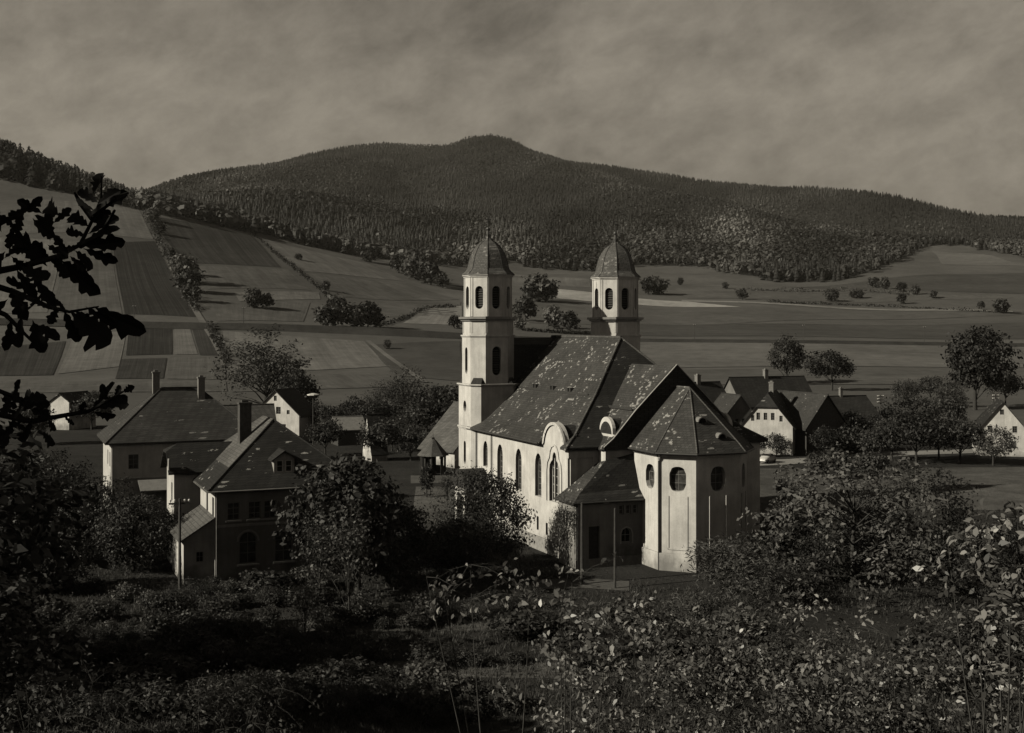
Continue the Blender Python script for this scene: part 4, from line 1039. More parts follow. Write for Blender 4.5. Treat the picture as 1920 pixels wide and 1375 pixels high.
house('gabled_house', 'white half-hipped farmhouse with a pale front roof beside the apse', 1390, 186, 20, 11, 7.8, 4.6, 9.4, M['plaster'], M['tile_dark'], half=0.42, front=[rect(2.6, 5.3, 0.55, 1.1), rect(3.7, 5.3, 0.55, 1.1), rect(4.8, 5.3, 0.55, 1.1), rect(1.75, 5.1, 0.5, 0.9), rect(6.05, 5.1, 0.5, 0.9), rect(2.4, 1.6, 0.9, 1.2), rect(5.4, 1.6, 0.9, 1.2)], chim=[(-5, 3.9, 10.8, 0.7, M['brick_pale'])])
house('farm_house', 'dark-roofed farmhouse with a pale square chimney just right of the choir gable', 1300, 212, -30, 9, 9.5, 4.6, 9.6, M['plaster_grey_shaded'], M['slate_dark'], 'xgable', chim=[(-4.5, 4.6, 10.8, 0.8, M['brick_pale'])])
house('small_house', 'little grey gabled house with a dark pitched roof before the farm roofs', 1362, 204, -16, 7, 5.2, 5.0, 8.0, M['plaster_grey_shaded'], M['tile'], front=[rect(2.0, 2.9, 0.6, 1.1), rect(3.2, 2.9, 0.6, 1.1)])
house('barn', 'very long dark barn roof on the skyline of the farm right of the church', 1392, 236, -22, 9, 17.5, 4.4, 9.6, M['plaster_grey_shaded'], M['slate_dark'], 'xgable', chim=[(-4.5, 8.4, 10.9, 0.8, M['brick_pale'])])
house('barn', 'barn with one broad sunlit roof slope at its left side', 1512, 184, -26, 13, 8.0, 4.4, 9.2, M['wood'], M['tile'], 'gable', half=0.0)
house('barn', 'dark barn with a gable end and small white chimney behind the road', 1570, 196, -20, 10, 9.0, 4.0, 8.0, M['wood'], M['slate_dark'], 'xgable', chim=[(-5, 4.2, 9.2, 0.5, M['brick_pale'])])
house('gabled_house', 'white gabled house at the right edge with one small attic window', 1834, 183, 16, 10, 7.0, 4.0, 8.3, M['plaster'], M['tile_dark'], front=[rect(3.4, 6.3, 0.6, 0.8), rect(1.7, 3.6, 0.7, 1.0), rect(5.2, 3.6, 0.7, 1.0), rect(1.7, 1.2, 0.8, 1.1), rect(5.0, 1.2, 0.8, 1.1)])

# garden pavilion -------------------------------------------------------------
gaz = empty('garden_pavilion', place(812, 160), R(20)); tag(gaz, 'small octagonal garden pavilion with a pointed roof and finial', 'pavilion')
o8 = lambda r, z: [(r * math.cos(R(45 * i + 22.5)), r * math.sin(R(45 * i + 22.5)), z) for i in range(8)]
MB().rings([o8(2.15, 2.5), o8(1.5, 3.2), o8(0.5, 4.4), o8(0.15, 4.7)]).build('roof', M['tile_light'], gaz)
mb = MB(); mb.tube((0, 0, 4.6), (0, 0, 5.5), 0.06, 0.02); mb.box((-0.18, -0.18, 4.6), (0.18, 0.18, 4.85)); mb.build('finial', M['metal'], gaz)
for i in range(8): MB().box((-0.07, -0.07, 0), (0.07, 0.07, 2.55)).build('post', M['wood'], gaz).location = Vector(o8(1.65, 0)[i])
for i in range(8):
    a, b = Vector(o8(1.62, 0)[i]), Vector(o8(1.62, 0)[(i + 1) % 8]); U = (b - a).normalized()
    hol = [] if i in (1, 2) else [rect((b - a).length / 2, 1.05, 0.7, 1.2)]
    if i != 5: MB().panel(a, U, [(0.05, 0), ((b - a).length - 0.05, 0), ((b - a).length - 0.05, 2.5), (0.05, 2.5)], hol, 0.06, back=None).build('panel', M['wood'], gaz)

# poles ------------------------------------------------------------------------
def pole(label, px, D, h, r=0.12, arms=0, dish=False, name='utility_pole', cat='pole', group=None, rz=0.3, base=None):
    p = at(px, D) if base is None else base
    o = empty(name, p, rz); tag(o, label, cat, group)
    MB().tube((0, 0, -0.4), (0, 0, h), r, r * 0.7, 8).build('pole', M['wood'], o)
    for k in range(arms):
        z = h - 0.35 - 0.55 * k
        a = MB().box((-0.75, -0.05, z - 0.06), (0.75, 0.05, z + 0.06)).build('cross_arm', M['wood'], o)
        for x in (-0.65, -0.35, 0.35, 0.65):
            mb = MB(); mb.rings([[(x + q * math.cos(R(60 * i)), q * math.sin(R(60 * i)), z + zz) for i in range(6)] for q, zz in ((0.03, 0.06), (0.03, 0.14), (0.075, 0.15), (0.08, 0.26), (0.04, 0.3))]); mb.build('insulator', M['ceramic'], a)
    if dish:
        MB().rings([[(q * math.cos(R(45 * i)), q * math.sin(R(45 * i)), h + zz) for i in range(8)] for q, zz in ((0.1, -0.1), (1.0, -0.05), (1.0, 0.12), (0.2, 0.3))]).build('lamp_shade', M['ceramic'], o)
    return o
pole('dark wooden pole with white insulators in front of the rectory lean-to', 337, 86, 7.2, 0.12, 1)
pole('dark post by the sacristy corner, the left one of two', 1091, 91, 6.2, 0.13)
pole('dark post in front of the sacristy window, the right one of two', 1153, 89.5, 6.0, 0.11, 0)
pole('telegraph pole with three rows of white insulators beyond the orchard', 1651, 220, 7.2, 0.13, 3)
pole('telegraph pole with white insulators near the right edge house', 1867, 215, 7.6, 0.13, 3)
pole('thin pole topped by a pale lamp shade beside the white-gabled house', 587, 200, 8.3, 0.1, 0, True, 'street_lamp', 'lamp')
pole('slim pale flagpole left of the church tower', 841, 178, 6.6, 0.07, 0, name='flagpole')
for i, (px, D) in enumerate([(460, None), (1302, None), (1511, None), (1730, None), (250, None)]):
    k = int(np.argmin(np.abs(CX + F * BANK[:, 0] / BANK[:, 1] - px)))
    pole(['railway telegraph pole on the bank above the tall village tree', 'railway telegraph pole on the line just right of the right tower', 'railway telegraph pole above the two round meadow trees', 'railway telegraph pole left of the large tree at the right', 'railway telegraph pole below the dark ploughed field'][i], px, 0, 7.5, 0.16, 1, base=Vector((BANK[k][0], BANK[k][1], gz(*BANK[k]) + BANKH[k] - 0.3)), group='telegraph poles along the railway')

# car on the road ----------------------------------------------------------------
car = empty('parked_car', place(1438, 173), R(-125)); tag(car, 'small pale rounded car parked on the road behind the apse', 'car')
sec = [(-1.85, 0.35, 0.55, 0.5), (-1.75, 0.3, 0.85, 0.68), (-1.2, 0.25, 1.12, 0.72), (-0.6, 0.25, 1.42, 0.7), (0.1, 0.25, 1.45, 0.7), (0.65, 0.25, 1.05, 0.72), (1.3, 0.25, 0.92, 0.68), (1.75, 0.3, 0.75, 0.6), (1.85, 0.38, 0.55, 0.48)]
MB().rings([[(x, -w, z0), (x, -w * 1.05, (z0 + 0.85) / 2), (x, -w * (0.95 if z1 < 1.15 else 0.75), z1 - 0.12), (x, -w * 0.4, z1), (x, w * 0.4, z1), (x, w * (0.95 if z1 < 1.15 else 0.75), z1 - 0.12), (x, w * 1.05, (z0 + 0.85) / 2), (x, w, z0)] for x, z0, z1, w in sec]).build('body', M['carpaint'], car, True)
mb = MB(); mb.poly([(0.22, -0.5, 1.38), (0.22, 0.5, 1.38), (0.62, 0.6, 1.1), (0.62, -0.6, 1.1)]); mb.build('windscreen', M['glass'], car)
for s in (-1, 1):
    mb = MB(); mb.poly([(-1.0, s * 0.72, 1.0), (0.5, s * 0.72, 0.98), (0.1, s * 0.6, 1.34), (-0.7, s * 0.6, 1.32)]); mb.build('side_window', M['glass'], car)
    MB().tube((1.78, s * 0.48, 0.66), (1.9, s * 0.48, 0.66), 0.11, n=10).build('headlight', M['ceramic'], car)
    for x in (-1.2, 1.2):
        w_ = MB().tube((x, s * 0.58, 0.29), (x, s * 0.76, 0.29), 0.29, n=14).build('wheel', M['rubber'], car); MB().tube((x, s * 0.765, 0.29), (x, s * 0.78, 0.29), 0.16, n=10).build('rim', M['zinc'], w_)
MB().box((1.84, -0.6, 0.36), (1.94, 0.6, 0.48)).build('bumper', M['zinc'], car)
# pale fence panel and garden wall at the left
MB().box((0, 0, 0), (5.2, 0.15, 1.0)).build('garden_wall', M['plaster_dim'], None)
gw = bpy.data.objects['garden_wall']; gw.location = place(148, 140); tag(gw, 'short pale garden wall left of the big dark-roofed house', 'wall')

# ================================================================= vegetation
def leafy(seed, n_clumps, per, rad, leaf, clump_r, bottom=-0.75, lobes=7, rough=0.35, aspect=0.55, shell=0.45, sparkle=0.0, hexa=False):
    """leaf cards in clumps through an uneven crown volume centred on the origin. returns verts, quads, tints, clump centres"""
    rg = np.random.default_rng(seed); rad = np.array(rad, float)
    ld = rg.normal(size=(lobes, 3)); ld /= np.linalg.norm(ld, axis=1)[:, None]; la = rg.uniform(-rough, rough, lobes)
    d = rg.normal(size=(n_clumps * 2, 3)); d /= np.linalg.norm(d, axis=1)[:, None]; d = d[d[:, 2] > bottom][:n_clumps]
    bump = 1 + (np.clip(d @ ld.T, 0, 1) ** 3 * la).sum(1)
    r = rg.uniform(shell, 1.0, len(d)) ** 0.6 * bump
    C = d * r[:, None] * rad
    n = len(C) * per
    ci = np.repeat(np.arange(len(C)), per)
    pos = C[ci] + rg.normal(size=(n, 3)) * clump_r * np.array([1, 1, 0.7])
    a = rg.normal(size=(n, 3)); a /= np.linalg.norm(a, axis=1)[:, None]
    out_ = pos / rad; nrm = a * 0.8 + out_ / (np.linalg.norm(out_, axis=1)[:, None] + 1e-6) * 0.6 + np.array([0, 0, 0.35])
    nrm /= np.linalg.norm(nrm, axis=1)[:, None]
    t = np.cross(nrm, rg.normal(size=(n, 3))); t /= np.linalg.norm(t, axis=1)[:, None] + 1e-9; b = np.cross(nrm, t)
    s = leaf * rg.uniform(0.55, 1.35, n)[:, None]
    if hexa:
        v = np.empty((n, 6, 3)); fold = nrm * s * 0.22; bend = nrm * s * rg.uniform(-0.5, 0.1, n)[:, None]
        v[:, 0] = pos - t * s; v[:, 1] = pos - t * s * 0.35 + b * s * aspect + fold; v[:, 2] = pos + t * s * 0.35 + b * s * aspect * 0.8 + fold; v[:, 3] = pos + t * s * 1.05 + bend; v[:, 4] = pos + t * s * 0.35 - b * s * aspect * 0.8 + fold; v[:, 5] = pos - t * s * 0.35 - b * s * aspect + fold
        tl = rg.uniform(0.6, 1.35, len(C))[ci] * rg.uniform(0.5, 1.5, n)
        tl = tl * np.where(rg.random(len(C)) < 0.3, 1.7, 0.65)[ci]
        tl = np.where(rg.random(n) < sparkle * 0.5, rg.uniform(1.4, 2.3, n), tl)  # glints painted in: a few leaves tinted far brighter
        return v.reshape(-1, 3), np.arange(n * 6).reshape(n, 6), np.repeat(tl, 6), C
    v = np.empty((n, 4, 3)); v[:, 0] = pos - t * s; v[:, 1] = pos + b * s * aspect - t * s * 0.1 + nrm * s * 0.15; v[:, 2] = pos + t * s; v[:, 3] = pos - b * s * aspect - t * s * 0.1 + nrm * s * 0.15
    f = np.arange(n * 4).reshape(n, 4)
    tint_c = rg.uniform(0.6, 1.35, len(C)); tl = tint_c[ci] * rg.uniform(0.6, 1.5, n)
    if sparkle: tl = np.where(rg.random(n) < sparkle, rg.uniform(2.0, 3.6, n), tl * 0.8)
    tn = np.repeat(tl, 4)
    return v.reshape(-1, 3), f, tn, C

def branches(rg, base, top, r0, targets, k=10, twig=0.02):
    """tapered trunk with limbs reaching towards some clump centres"""
    mb = MB(); base = Vector(base); top = Vector(top); pts = []; n = 6
    for i in range(n + 1):
        s = i / n; p = base.lerp(top, s) + Vector((math.sin(s * 5 + rg.random()) * 0.12, math.cos(s * 4 + rg.random()) * 0.12, 0)) * s * (top - base).length * 0.12; pts.append((p, r0 * (1.25 if i == 0 else 1 - 0.7 * s)))
    for (p, a), (q, b) in zip(pts[:-1], pts[1:]): mb.tube(p, q, a, b, 7, cap=False)
    for t in targets[:k]:
        t = Vector(t); i = min(n - 1, max(1, int(n * max(0.25, min(0.9, (t.z - base.z) / max(0.1, (top.z - base.z)) - 0.25))))); p, rr = pts[i]
        m = p.lerp(t, 0.5) + Vector((0, 0, 0.06 * (t - p).length)); mb.tube(p, m, rr * 0.45, rr * 0.28, 5, cap=False); mb.tube(m, t, rr * 0.28, twig, 5, cap=False)
    return mb

def proto_tree(seed, h, crown_r, crown_h, trunk_r, n_clumps, per, leaf, clump_r, bark='bark', leafm='leaf', bottom=-0.7, rough=0.4, k=14, aspect=0.55, shell=0.45):
    """returns (crown mesh, trunk mesh) for a tree of height h standing on the origin"""
    v, f, tn, C = leafy(seed, n_clumps, per, (crown_r, crown_r, crown_h / 2), leaf, clump_r, bottom, rough=rough, aspect=aspect, shell=shell)
    cz = h - crown_h / 2; v[:, 2] += cz; C = C + np.array([0, 0, cz])
    rgp = random.Random(seed); order = list(range(len(C))); rgp.shuffle(order)
    mb = branches(rgp, (0, 0, -0.3), (0, 0, h - crown_h * 0.3), trunk_r, [tuple(C[i]) for i in order], k)
    crown = np_mesh('crown', v, f, M[leafm], tn)
    tme = bpy.data.meshes.new('trunk'); tme.from_pydata(mb.v, [], mb.f); tme.materials.append(M[bark]); tme.polygons.foreach_set('use_smooth', [True] * len(mb.f)); tme.update()
    return crown, tme, h
PT = {
    'round': proto_tree(1, 10, 4.2, 7.5, 0.28, 150, 26, 0.30, 0.55, rough=0.5),
    'round2': proto_tree(2, 9, 4.6, 6.0, 0.26, 150, 26, 0.30, 0.6, rough=0.6),
    'tall': proto_tree(3, 15, 4.8, 12, 0.4, 230, 24, 0.36, 0.75, rough=0.45),
    'sparse': proto_tree(4, 14, 5.6, 11.5, 0.36, 190, 22, 0.24, 0.7, leafm='leaf', rough=0.5, k=60, shell=0.2),
    'orchard': proto_tree(5, 5.5, 2.7, 4.2, 0.16, 120, 22, 0.17, 0.38, leafm='leaf_mid', rough=0.5, k=20),
    'orchard2': proto_tree(6, 5.0, 2.4, 3.8, 0.15, 100, 22, 0.17, 0.36, leafm='leaf', rough=0.6, k=20),
    'shrub': proto_tree(7, 2.4, 1.6, 2.3, 0.06, 80, 24, 0.13, 0.25, rough=0.5, bottom=-1),
    'shrub2': proto_tree(8, 1.8, 1.7, 1.7, 0.05, 80, 24, 0.12, 0.24, leafm='leaf_mid', rough=0.6, bottom=-1),
    'apple': proto_tree(9, 6.0, 3.9, 5.2, 0.17, 210, 24, 0.12, 0.34, leafm='leaf_autumn', rough=0.6, k=40, bottom=-0.9),
    'bush_big': proto_tree(10, 6.5, 3.4, 6.2, 0.2, 300, 42, 0.12, 0.4, leafm='leaf_black', rough=0.45, bottom=-0.95),
    'sapling': proto_tree(11, 7, 1.7, 5.5, 0.07, 90, 12, 0.10, 0.34, leafm='leaf_mid', bark='bark', rough=0.5, k=50, shell=0.1),
    'conifer_like': proto_tree(12, 9, 1.7, 8.3, 0.2, 130, 20, 0.22, 0.3, leafm='needles', rough=0.25),
    'grass_bush': proto_tree(13, 3.6, 2.3, 3.4, 0.05, 130, 22, 0.14, 0.3, leafm='leaf_mid', rough=0.6, bottom=-1, aspect=0.22, k=50, shell=0.1),
    'far': proto_tree(14, 10, 4.4, 8.6, 0.3, 70, 12, 0.8, 0.8, rough=0.5, bottom=-0.9, k=4),
    'far2': proto_tree(15, 9, 3.6, 8.2, 0.3, 60, 12, 0.75, 0.7, leafm='leaf_mid', rough=0.5, bottom=-0.9, k=4),
}
rng = random.Random(77)
def plant(kind, px, D, h, label, name='tree', cat='tree', group=None, wide=1.0, z=None, leafm=None, trunk=True):
    cr, tr, h0 = PT[kind]; s = h / h0
    o = empty(name, at(px, D) if z is None else at(px, D, z), rng.uniform(0, 6.28)); o.scale = (s * wide, s * wide, s)
    tag(o, label, cat, group)
    if leafm:
        key = (kind, leafm)
        if key not in PT: c2 = cr.copy(); c2.materials.clear(); c2.materials.append(M[leafm]); PT[key] = (c2, tr, h0)
        cr = PT[key][0]
    link('crown' if cat == 'tree' else 'foliage', cr, o)
    if trunk: link('trunk' if cat == 'tree' else 'stem', tr, o)
    return o

# trees of the village -----------------------------------------------------
plant('sparse', 500, 272, 17.5, 'tall thin-leaved tree rising behind the white-gabled house', wide=1.25)
plant('round', 555, 238, 10, 'dark round tree just right of the white gable')
plant('round', 1475, 405, 14.5, 'spreading meadow tree with a bare trunk right of the church roofs', wide=0.95)
plant('round2', 1560, 372, 11.0, 'dark round-headed meadow tree above the barn roofs', wide=1.1, leafm='leaf_black')
plant('tall', 1828, 285, 19.5, 'huge dense tree at the right edge of the village', wide=0.95, leafm='leaf_black')
for i, (px, D, h, k, lab) in enumerate([(1700, 300, 6.5, 'orchard', 'low tree row end left of the huge tree'), (1745, 310, 7.0, 'orchard2', 'second low tree left of the huge tree'), (1780, 296, 6.5, 'orchard', 'low tree right under the huge tree'), (1885, 300, 8.5, 'orchard2', 'low tree right of the huge tree at the photo edge'),
        (1672, 176, 6.6, 'orchard', 'leafy orchard tree left of the lawn edge'), (1718, 172, 7.4, 'orchard2', 'dark orchard tree with a forked trunk by the lawn'), (1760, 178, 6.0, 'orchard', 'orchard tree in the middle of the lawn edge row'), (1800, 172, 6.6, 'orchard2', 'orchard tree before the right edge house'), (1862, 170, 5.4, 'orchard', 'leafy tree covering the foot of the right edge house'),
        (1700, 205, 7.0, 'round2', 'round dark tree behind the lawn orchard row'), (1780, 215, 7.5, 'round', 'bushy tree behind the orchard and below the huge tree'), (1625, 200, 5.0, 'orchard2', 'small tree by the dark barn gable'), (1600, 190, 5.6, 'round2', 'dark round tree against the dark barn gable'), (1545, 181, 4.2, 'round', 'dark tree before the sunlit barn slope'),
        (1418, 181, 3.0, 'orchard2', 'small leafy tree before the white half-hipped gable'), (1456, 182, 3.4, 'orchard', 'larger leafy tree before the white half-hipped gable'), (1580, 186, 4.2, 'shrub', 'roadside bush before the dark barn'), (1612, 184, 4.0, 'shrub2', 'roadside bush right of the dark barn'),
        (1530, 160, 2.9, 'shrub', 'dark round bush below the road'), (1572, 155, 3.4, 'shrub', 'larger bush below the road'), (1630, 160, 3.0, 'shrub2', 'pale bush below the road near the orchard'), (1470, 138, 2.0, 'shrub', 'low dark bush on the lawn behind the apse'),
        (710, 225, 8.5, 'sparse', 'thin bare-looking tree between the shed and the tower'), (755, 240, 10.5, 'sparse', 'taller thin tree left of the tower'), (800, 225, 8.0, 'orchard2', 'dark orchard tree left of the flagpole'), (835, 210, 8.5, 'round2', 'dark tree behind the flagpole'),
        (735, 190, 5.5, 'orchard', 'orchard tree in the dark garden below the far field'), (716, 176, 6.2, 'orchard2', 'orchard tree right beside the narrow white gable'), (628, 205, 5.5, 'round2', 'dark tree behind the low shed roof'), (664, 214, 6.5, 'round', 'dark tree just left of the narrow white gable'), (705, 208, 6.0, 'round2', 'dark tree behind the narrow white gable'), (742, 214, 6.5, 'round', 'dark tree between the narrow white gable and the tower'), (778, 208, 6.0, 'round2', 'dark tree left of the low white house'), (590, 216, 5.5, 'round', 'dark tree right of the lamp pole'), (610, 182, 5.5, 'orchard2', 'orchard tree right of the rectory roof'),
        (770, 176, 4.6, 'orchard', 'small tree left of the low farmhouse'), (345, 205, 7.0, 'sparse', 'thin tree rising behind the big dark roof'), (172, 230, 6.5, 'round2', 'round tree above the roof at the far left'), (60, 200, 7.0, 'round', 'dark tree behind the oak leaves at the left edge'),
        (800, 138, 3.8, 'conifer_like', 'small spruce before the garden pavilion'), (838, 128, 4.4, 'sapling', 'slender young tree on the lawn left of the tower'), (1010, 250, 6.0, 'round', 'tree behind the nave')]):
    if 'behind the nave' in lab: continue
    bush = k.startswith('shrub')
    plant(k, px, D, h, lab, 'bush' if bush else 'tree', 'bush' if bush else 'tree')
# dark trees left of and round the rectory
for px, D, h, k, lab in [(60, 120, 7.0, 'bush_big', 'black leafy tree at the left edge below the white end wall'), (120, 112, 6.5, 'bush_big', 'black leafy tree left of the rectory wing'), (20, 100, 8.5, 'bush_big', 'black leafy tree cut by the left edge'), (175, 100, 6.5, 'bush_big', 'dark bushy tree left of the rectory pole'),
        (250, 96, 6.0, 'bush_big', 'dark bushy tree before the rectory wing'), (95, 88, 5.5, 'bush_big', 'low black tree in the left foreground garden'),
        (672, 86, 10.0, 'tall', 'tall dark tree in front of the rectory right corner'), (728, 90, 6.8, 'bush_big', 'dense black tree right of the tall rectory tree'), (600, 83, 7.5, 'sapling', 'thin young tree before the rectory facade'), (655, 78, 8.5, 'sapling', 'thin young tree with a pale bare stem right of the rectory'),
        (572, 70, 5.5, 'sapling', 'slender sapling low in the foreground garden')]:
    plant(k, px, D, h, lab, leafm='leaf_black' if k in ('tall',) else None)
plant('bush_big', 908, 98, 7.8, 'big dark leafy bush hiding the foot of the left tower', 'bush', 'bush', wide=0.78, leafm='leaf')
plant('bush_big', 862, 92, 5.0, 'dark shrub in front of the big bush by the tower', 'bush', 'bush')
plant('sapling', 1062, 96.5, 6.6, 'climbing shrub growing up the sacristy south wall', 'bush', 'bush', wide=0.6)
plant('apple', 1600, 90, 9.2, 'sunlit apple tree right of the apse', wide=1.05)
plant('apple', 1700, 97, 7.8, 'second apple tree in shade behind the sunlit one', leafm='leaf')
plant('grass_bush', 1370, 88, 4.6, 'feathery pale bush at the dark foot of the apse', 'bush', 'bush', wide=1.25)
plant('grass_bush', 1440, 84, 3.6, 'feathery bush right of the one at the apse foot', 'bush', 'bush', wide=1.3)
plant('grass_bush', 1320, 76, 3.0, 'feathery low bush in front of the apse corner', 'bush', 'bush', wide=1.2)
# trees on the hills -----------------------------------------------------------
hill = [(478, 578, 10, 'small tree pair on the bright field strip, left one'), (500, 578, 8, 'small tree pair on the bright field strip, right one'), (628, 612, 15, 'dark tree clump by the railway, tallest'), (612, 614, 10, 'dark tree clump by the railway, left bush'), (664, 614, 11, 'dark tree clump by the railway, middle'), (690, 614, 13, 'dark tree clump by the railway, right'), (705, 614, 9, 'dark tree clump by the railway, right end'),
        (748, 512, 16, 'dark tree at the wood edge left of the left dome'), (785, 526, 22, 'largest wood-edge tree left of the left dome'), (808, 534, 17, 'wood-edge tree nearest the left dome'), (770, 520, 15, 'wood-edge tree between the pair left of the dome'), (830, 540, 11, 'low bush beside the left dome'), (692, 492, 13, 'lone round tree on the field crest'),
        (998, 566, 17, 'left tree of the clump between the towers'), (1012, 566, 19, 'tallest tree of the clump between the towers'), (1024, 564, 15, 'right tree of the clump between the towers'), (1035, 562, 10, 'little tree beside the clump between the towers'),
        (985, 602, 13, 'lower tree just right of the left tower'), (1040, 616, 12, 'pale round tree above the nave ridge'), (1068, 622, 11, 'dark round tree above the nave ridge'), (975, 618, 6, 'low bush above the nave ridge'),
        (1215, 552, 14, 'left of three small meadow trees by the right dome'), (1226, 552, 15, 'middle of three small meadow trees by the right dome'), (1237, 552, 13, 'right of three small meadow trees by the right dome'), (1275, 535, 7, 'tiny meadow tree right of the three'),
        (1392, 562, 9, 'round bush in the middle of the far meadow'), (1360, 542, 6, 'small bush on the far meadow'), (1690, 570, 9, 'upright little tree beside the far track'), (1560, 566, 10, 'hut-shaped bush beside the far track'), (1600, 560, 7, 'low bush row beside the far track, left'), (1612, 560, 7, 'low bush row beside the far track, right'),
        (1640, 540, 10, 'hedge tree on the right meadow, left'), (1660, 543, 11, 'hedge tree on the right meadow, middle'), (1690, 548, 9, 'hedge tree on the right meadow, right'), (1715, 553, 8, 'hedge tree on the right meadow, far right'), (1750, 560, 7, 'bush at the end of the meadow hedge'), (1880, 588, 10, 'bush at the right edge of the meadow'), (1840, 580, 6, 'small bush near the right edge of the meadow'),
        (345, 532, 16, 'hedgerow tree at the bend of the field hedge'), (352, 548, 13, 'hedgerow tree below the bend of the field hedge'), (335, 516, 12, 'hedgerow tree above the bend of the field hedge'), (320, 488, 8, 'hedgerow bush beside the ploughed field'), (362, 566, 10, 'hedgerow bush above the railway'), (300, 440, 9, 'hedgerow bush near the field top'), (288, 415, 10, 'hedgerow tree at the top corner of the fields'),
        (852, 616, 7, 'little bush left of the tower on the railway'), (725, 655, 4, 'small bush where the field track turns'), (560, 488, 5, 'small bush on the upper field hedge'), (610, 545, 6, 'small bush at the lower end of the upper hedge')]
for i, (px, py, h, lab) in enumerate(hill):
    D = hit(px, py); small = 'bush' in lab
    plant('far' if i % 2 else 'far2', px, D, h, lab, 'bush' if small else 'tree', 'bush' if small else 'tree', 'trees and bushes on the far fields', wide=1.0 + 0.15 * math.sin(i * 2.3), leafm='leaf_autumn' if 'pale' in lab else ('leaf_black' if i % 3 == 0 else None))

# hedgerows ------------------------------------------------------------------
def hedgerow(label, pts, h, w, n, seed, leafm='leaf'):
    rg = np.random.default_rng(seed); P = []
    for a, b in zip(pts[:-1], pts[1:]):
        for k in range(10):
            s = k / 10; px, py = a[0] + (b[0] - a[0]) * s, a[1] + (b[1] - a[1]) * s; D = hit(px, py); P.append(((px - CX) / F * D, D))
    P = np.array(P); t = rg.uniform(0, len(P) - 1.001, n); i = t.astype(int); q = P[i] + (P[i + 1] - P[i]) * (t - i)[:, None]
    hh = h * (0.45 + 0.55 * np.abs(np.sin(t * 0.9 + seed)) * np.abs(np.cos(t * 0.37)))
    o = np.stack([rg.normal(size=n) * w, rg.normal(size=n) * w, rg.uniform(0.0, 1, n) * hh], 1)
    pos = np.concatenate([q, zground(q[:, 0], q[:, 1])[:, None]], 1) + o
    a = rg.normal(size=(n, 3)); a /= np.linalg.norm(a, axis=1)[:, None]; b = np.cross(a, rg.normal(size=(n, 3))); b /= np.linalg.norm(b, axis=1)[:, None]
    s = rg.uniform(0.35, 0.9, n)[:, None]
    v = np.stack([pos - a * s, pos + b * s * .6, pos + a * s, pos - b * s * .6], 1).reshape(-1, 3)
    me = np_mesh('hedgerow', v, np.arange(4 * n).reshape(n, 4), M[leafm], np.repeat(rg.uniform(0.5, 1.4, n), 4))
    return tag(link('hedgerow', me), label, 'hedge')
hedgerow('long dark hedge climbing between the ploughed fields on the left hill', [(276, 402), (292, 440), (320, 495), (345, 545), (372, 590)], 6, 1.6, 2600, 3)
hedgerow('dark ditch hedge running down from the railway to the village', [(392, 612), (410, 648), (430, 690)], 3.0, 1.0, 900, 4)
hedgerow('thin hedge slanting down the upper hill fields', [(474, 440), (520, 480), (560, 510), (610, 552), (640, 578)], 3.2, 1.0, 1400, 5)
hedgerow('dark bank hedge right of the railway tree clump', [(715, 612), (760, 598), (800, 578), (860, 576)], 2.5, 1.0, 900, 6, 'leaf_black')
hedgerow('thin hedge along the far right track', [(1440, 568), (1560, 572), (1700, 578), (1890, 588)], 2.6, 1.2, 1200, 7)
hedgerow('broken hedge across the right meadow below the wood', [(1400, 545), (1500, 548), (1620, 546), (1720, 556)], 4.0, 2.5, 1500, 8, 'leaf_mid')
hedgerow('low scrub along the edge of the bright strip', [(980, 620), (1060, 626), (1110, 628)], 2.0, 1.2, 1100, 9)

